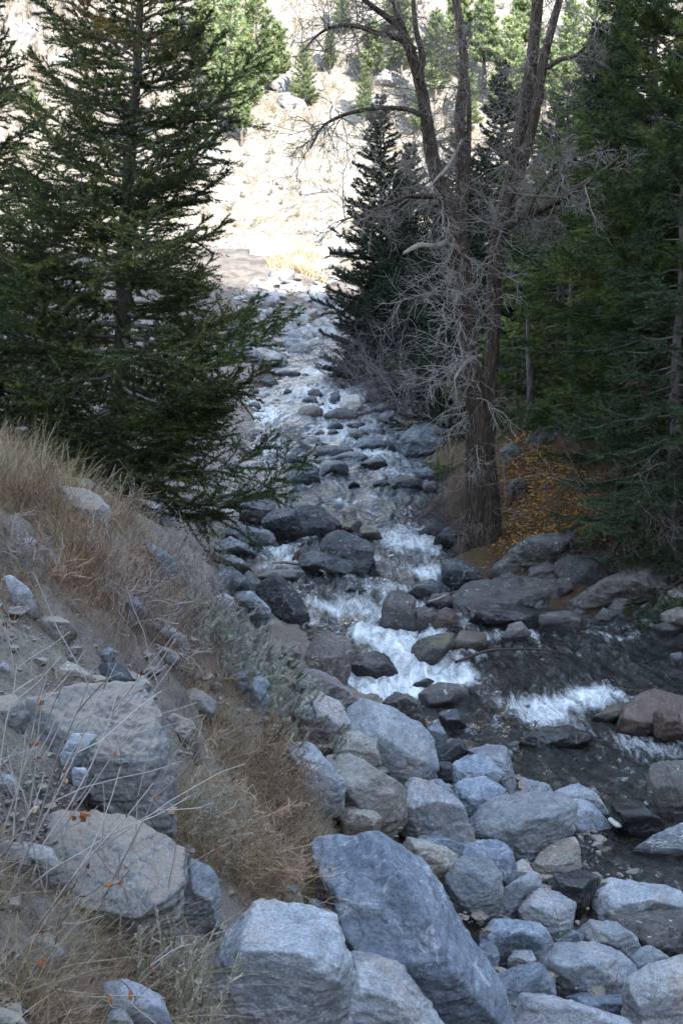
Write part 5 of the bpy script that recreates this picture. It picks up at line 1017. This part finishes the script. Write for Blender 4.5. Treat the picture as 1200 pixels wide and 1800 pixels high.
sage("pale green sprigs near the grey flat rock on the slope", 345, 1110, 30, .45, 435, MT['sage'], .15, (.3, 0, .8), spread=.5, ln=.02, wd=.005)
# leaves on the ground
def litter_leaves(label, pg, n, s, mat, seed):
    r_ = random.Random(seed); rng = np.random.default_rng(seed); a = Acc()
    for (x, y) in sample(pg, n, r_):
        p = ghit(x, y); p = p + np.array((rng.normal(0, .25), rng.normal(0, .25), 0)); p[2] = float(gz(p[0], p[1])) + .02; V, F = leaf_quad(p, s * rng.uniform(.6, 1.3), rng); V[:, 2] = p[2] + (V[:, 2] - p[2]) * .45; a.add(V, F, rng.uniform(0, 1))
    o = a.mk('fallen_leaves', mat, smooth=False); tag(o, label, 'leaves', kind="stuff")
litter_leaves("orange fallen leaves on the slope under the right firs", [(870,960),(870,860),(890,760),(1000,800),(1100,880),(1200,900),(1200,980),(1000,940),(900,980)], 5000, .045, MT['leaves'], 440)
litter_leaves("withered leaves caught in the weeds of the left bank", [(-60,800),(250,950),(300,1080),(0,1000)], 420, .020, MT['redleaf'], 441)
litter_leaves("withered leaves caught in the lower weeds and soil", [(-60,1480),(350,1250),(540,1300),(560,1550),(330,1500),(300,1800),(-60,1800)], 420, .013, MT['redleaf'], 442)
litter_leaves("brown curled leaves matted in the bottom left corner and in the dead weed patch", [(-60,1560),(160,1620),(300,1800),(-60,1850)], 900, .012, MT['deadleaf'], 443)
litter_leaves("brown dry leaves under the dead weeds beside the huge leaning boulder", GBp, 900, .014, MT['deadleaf'], 444)
# driftwood, barrier, small trunks
def stick(label, px, rad, mat, name='driftwood', dz=.06, seed=1, Y=None, n=30):
    px = np.array(px, float).reshape(-1, 2); P = []
    for i, (a, b) in enumerate(px):
        q = ghit(a, b) if Y is None else at(a, b, Y); P.append(q + (0, 0, dz))
    V, F = trunk_mesh(P, rad, 8, n, .15, seed); c = V.mean(0); o = mk(name, V, F, mat, loc=c); tag(o, label, 'driftwood')
stick("forked grey driftwood branch lying across the water by the central boulders", [478,1000,500,999,530,1003,555,1010,572,1018], [.02,.035,.04,.03,.02], M_PALEBARK, dz=.12, seed=2)
stick("thin dark branch arched over the brown pool below the right slabs", [800,1175,830,1164,860,1154,900,1152,940,1152,985,1158], [.03,.03,.025,.022,.018,.01], simple("wet_branch", (.03, .025, .02), (.07, .055, .045)), dz=.10, seed=3)
stick("bleached white driftwood stub between the lower right rocks", [1070,1458,1085,1468,1098,1460,1106,1445], [.03,.045,.03,.012], simple("bleached_wood", (.45, .42, .38), (.62, .6, .56)), dz=.12, seed=4)
stick("pale short stick wedged beside the white streaked boulder", [752,1078,770,1072,782,1066], [.02,.022,.018], M_PALEBARK, dz=.2, seed=5)
stick("weathered dark stick lying in the soil left of the dead weeds", [295,1298,320,1318,342,1338], [.012,.012,.008], simple("dark_wood", (.05, .045, .04), (.11, .10, .09)), dz=.015, seed=6)
for i, (px, Y, ty, r, lab) in enumerate([(925, 25.5, 560, .10, "bare dark trunk of a small tree in the leaf litter right of the cottonwood"), (905, 26, 640, .05, "thin bare sapling trunk beside the small dark trunk"), (1000, 25.5, 420, .07, "bare dead trunk rising behind the leaf litter"), (1045, 28, 300, .08, "dead pole trunk among the spruces at the right")]):
    b = gp(px, 800, Y, -.1); t = at(px + 6, ty, Y); P = [b + (t - b) * f + np.array((.05 * math.sin(f * 5 + i), 0, 0)) for f in np.linspace(0, 1, 6)]
    root = thing('dead_tree', lab, 'tree', b); V, F = trunk_mesh(P, [r * 1.3, r, r * .9, r * .75, r * .6, r * .4], 12, 40, .12, i); mk('trunk', V - b, F, M_FIRBARK, root); a = Acc(); rng = np.random.default_rng(500 + i)
    for k in range(16): grow(a, P[0] + (P[-1] - P[0]) * rng.uniform(.2, 1) - b, rng.normal(0, 1, 3) * (1, 1, .3), .7, .008, 1, rng, -.03, .2, (5, 4), .3)
    a.mk('twigs', MT['shrub'], root)
# concrete barrier blocks and guard posts on the far road edge
M_CON = simple("weathered_concrete", (.36, .34, .31), (.48, .46, .43), 4., .9, .3)
def block(label, x0, x1, y0, y1, Y, depth, name, cat, grp, mat):
    a = at(x0, y1, Y); b = at(x1, y0, Y); w_, h_ = (b[0] - a[0]) / 2, (b[2] - a[2]); bm = bmesh.new()
    prof_ = [(-depth, 0), (depth, 0), (depth, h_ * .18), (depth * .55, h_ * .5), (depth * .4, h_), (-depth * .4, h_), (-depth * .55, h_ * .5), (-depth, h_ * .18)]
    l = [bm.verts.new((-w_, p, q)) for p, q in prof_]; r = [bm.verts.new((w_, p, q)) for p, q in prof_]
    bm.faces.new(l); bm.faces.new(r[::-1])
    for i in range(8): bm.faces.new((l[i], r[i], r[(i + 1) % 8], l[(i + 1) % 8]))
    bmesh.ops.recalc_face_normals(bm, faces=bm.faces); bmesh.ops.bevel(bm, geom=bm.edges[:], offset=.02, segments=1, affect='EDGES'); me = bpy.data.meshes.new(name); bm.to_mesh(me); bm.free(); me.materials.append(mat)
    o = bpy.data.objects.new(name, me); COL.objects.link(o); o.location = ((a[0] + b[0]) / 2, Y, a[2] - .05); tag(o, label, cat, grp)
for x0, x1, lab in [(490, 526, "concrete barrier section at the road edge, left of the gap post"), (545, 578, "concrete barrier section at the road edge, right of the gap post"), (440, 487, "concrete barrier section farthest left on the road edge")]:
    block(lab, x0, x1, 433, 450, 76.6, .3, 'road_barrier', 'barrier', "barrier sections along the far road", M_CON)
block("short tapered concrete post between two barrier sections on the far road", 534, 543, 432, 450, 76.4, .18, 'guard_post', 'post', None, M_CON)
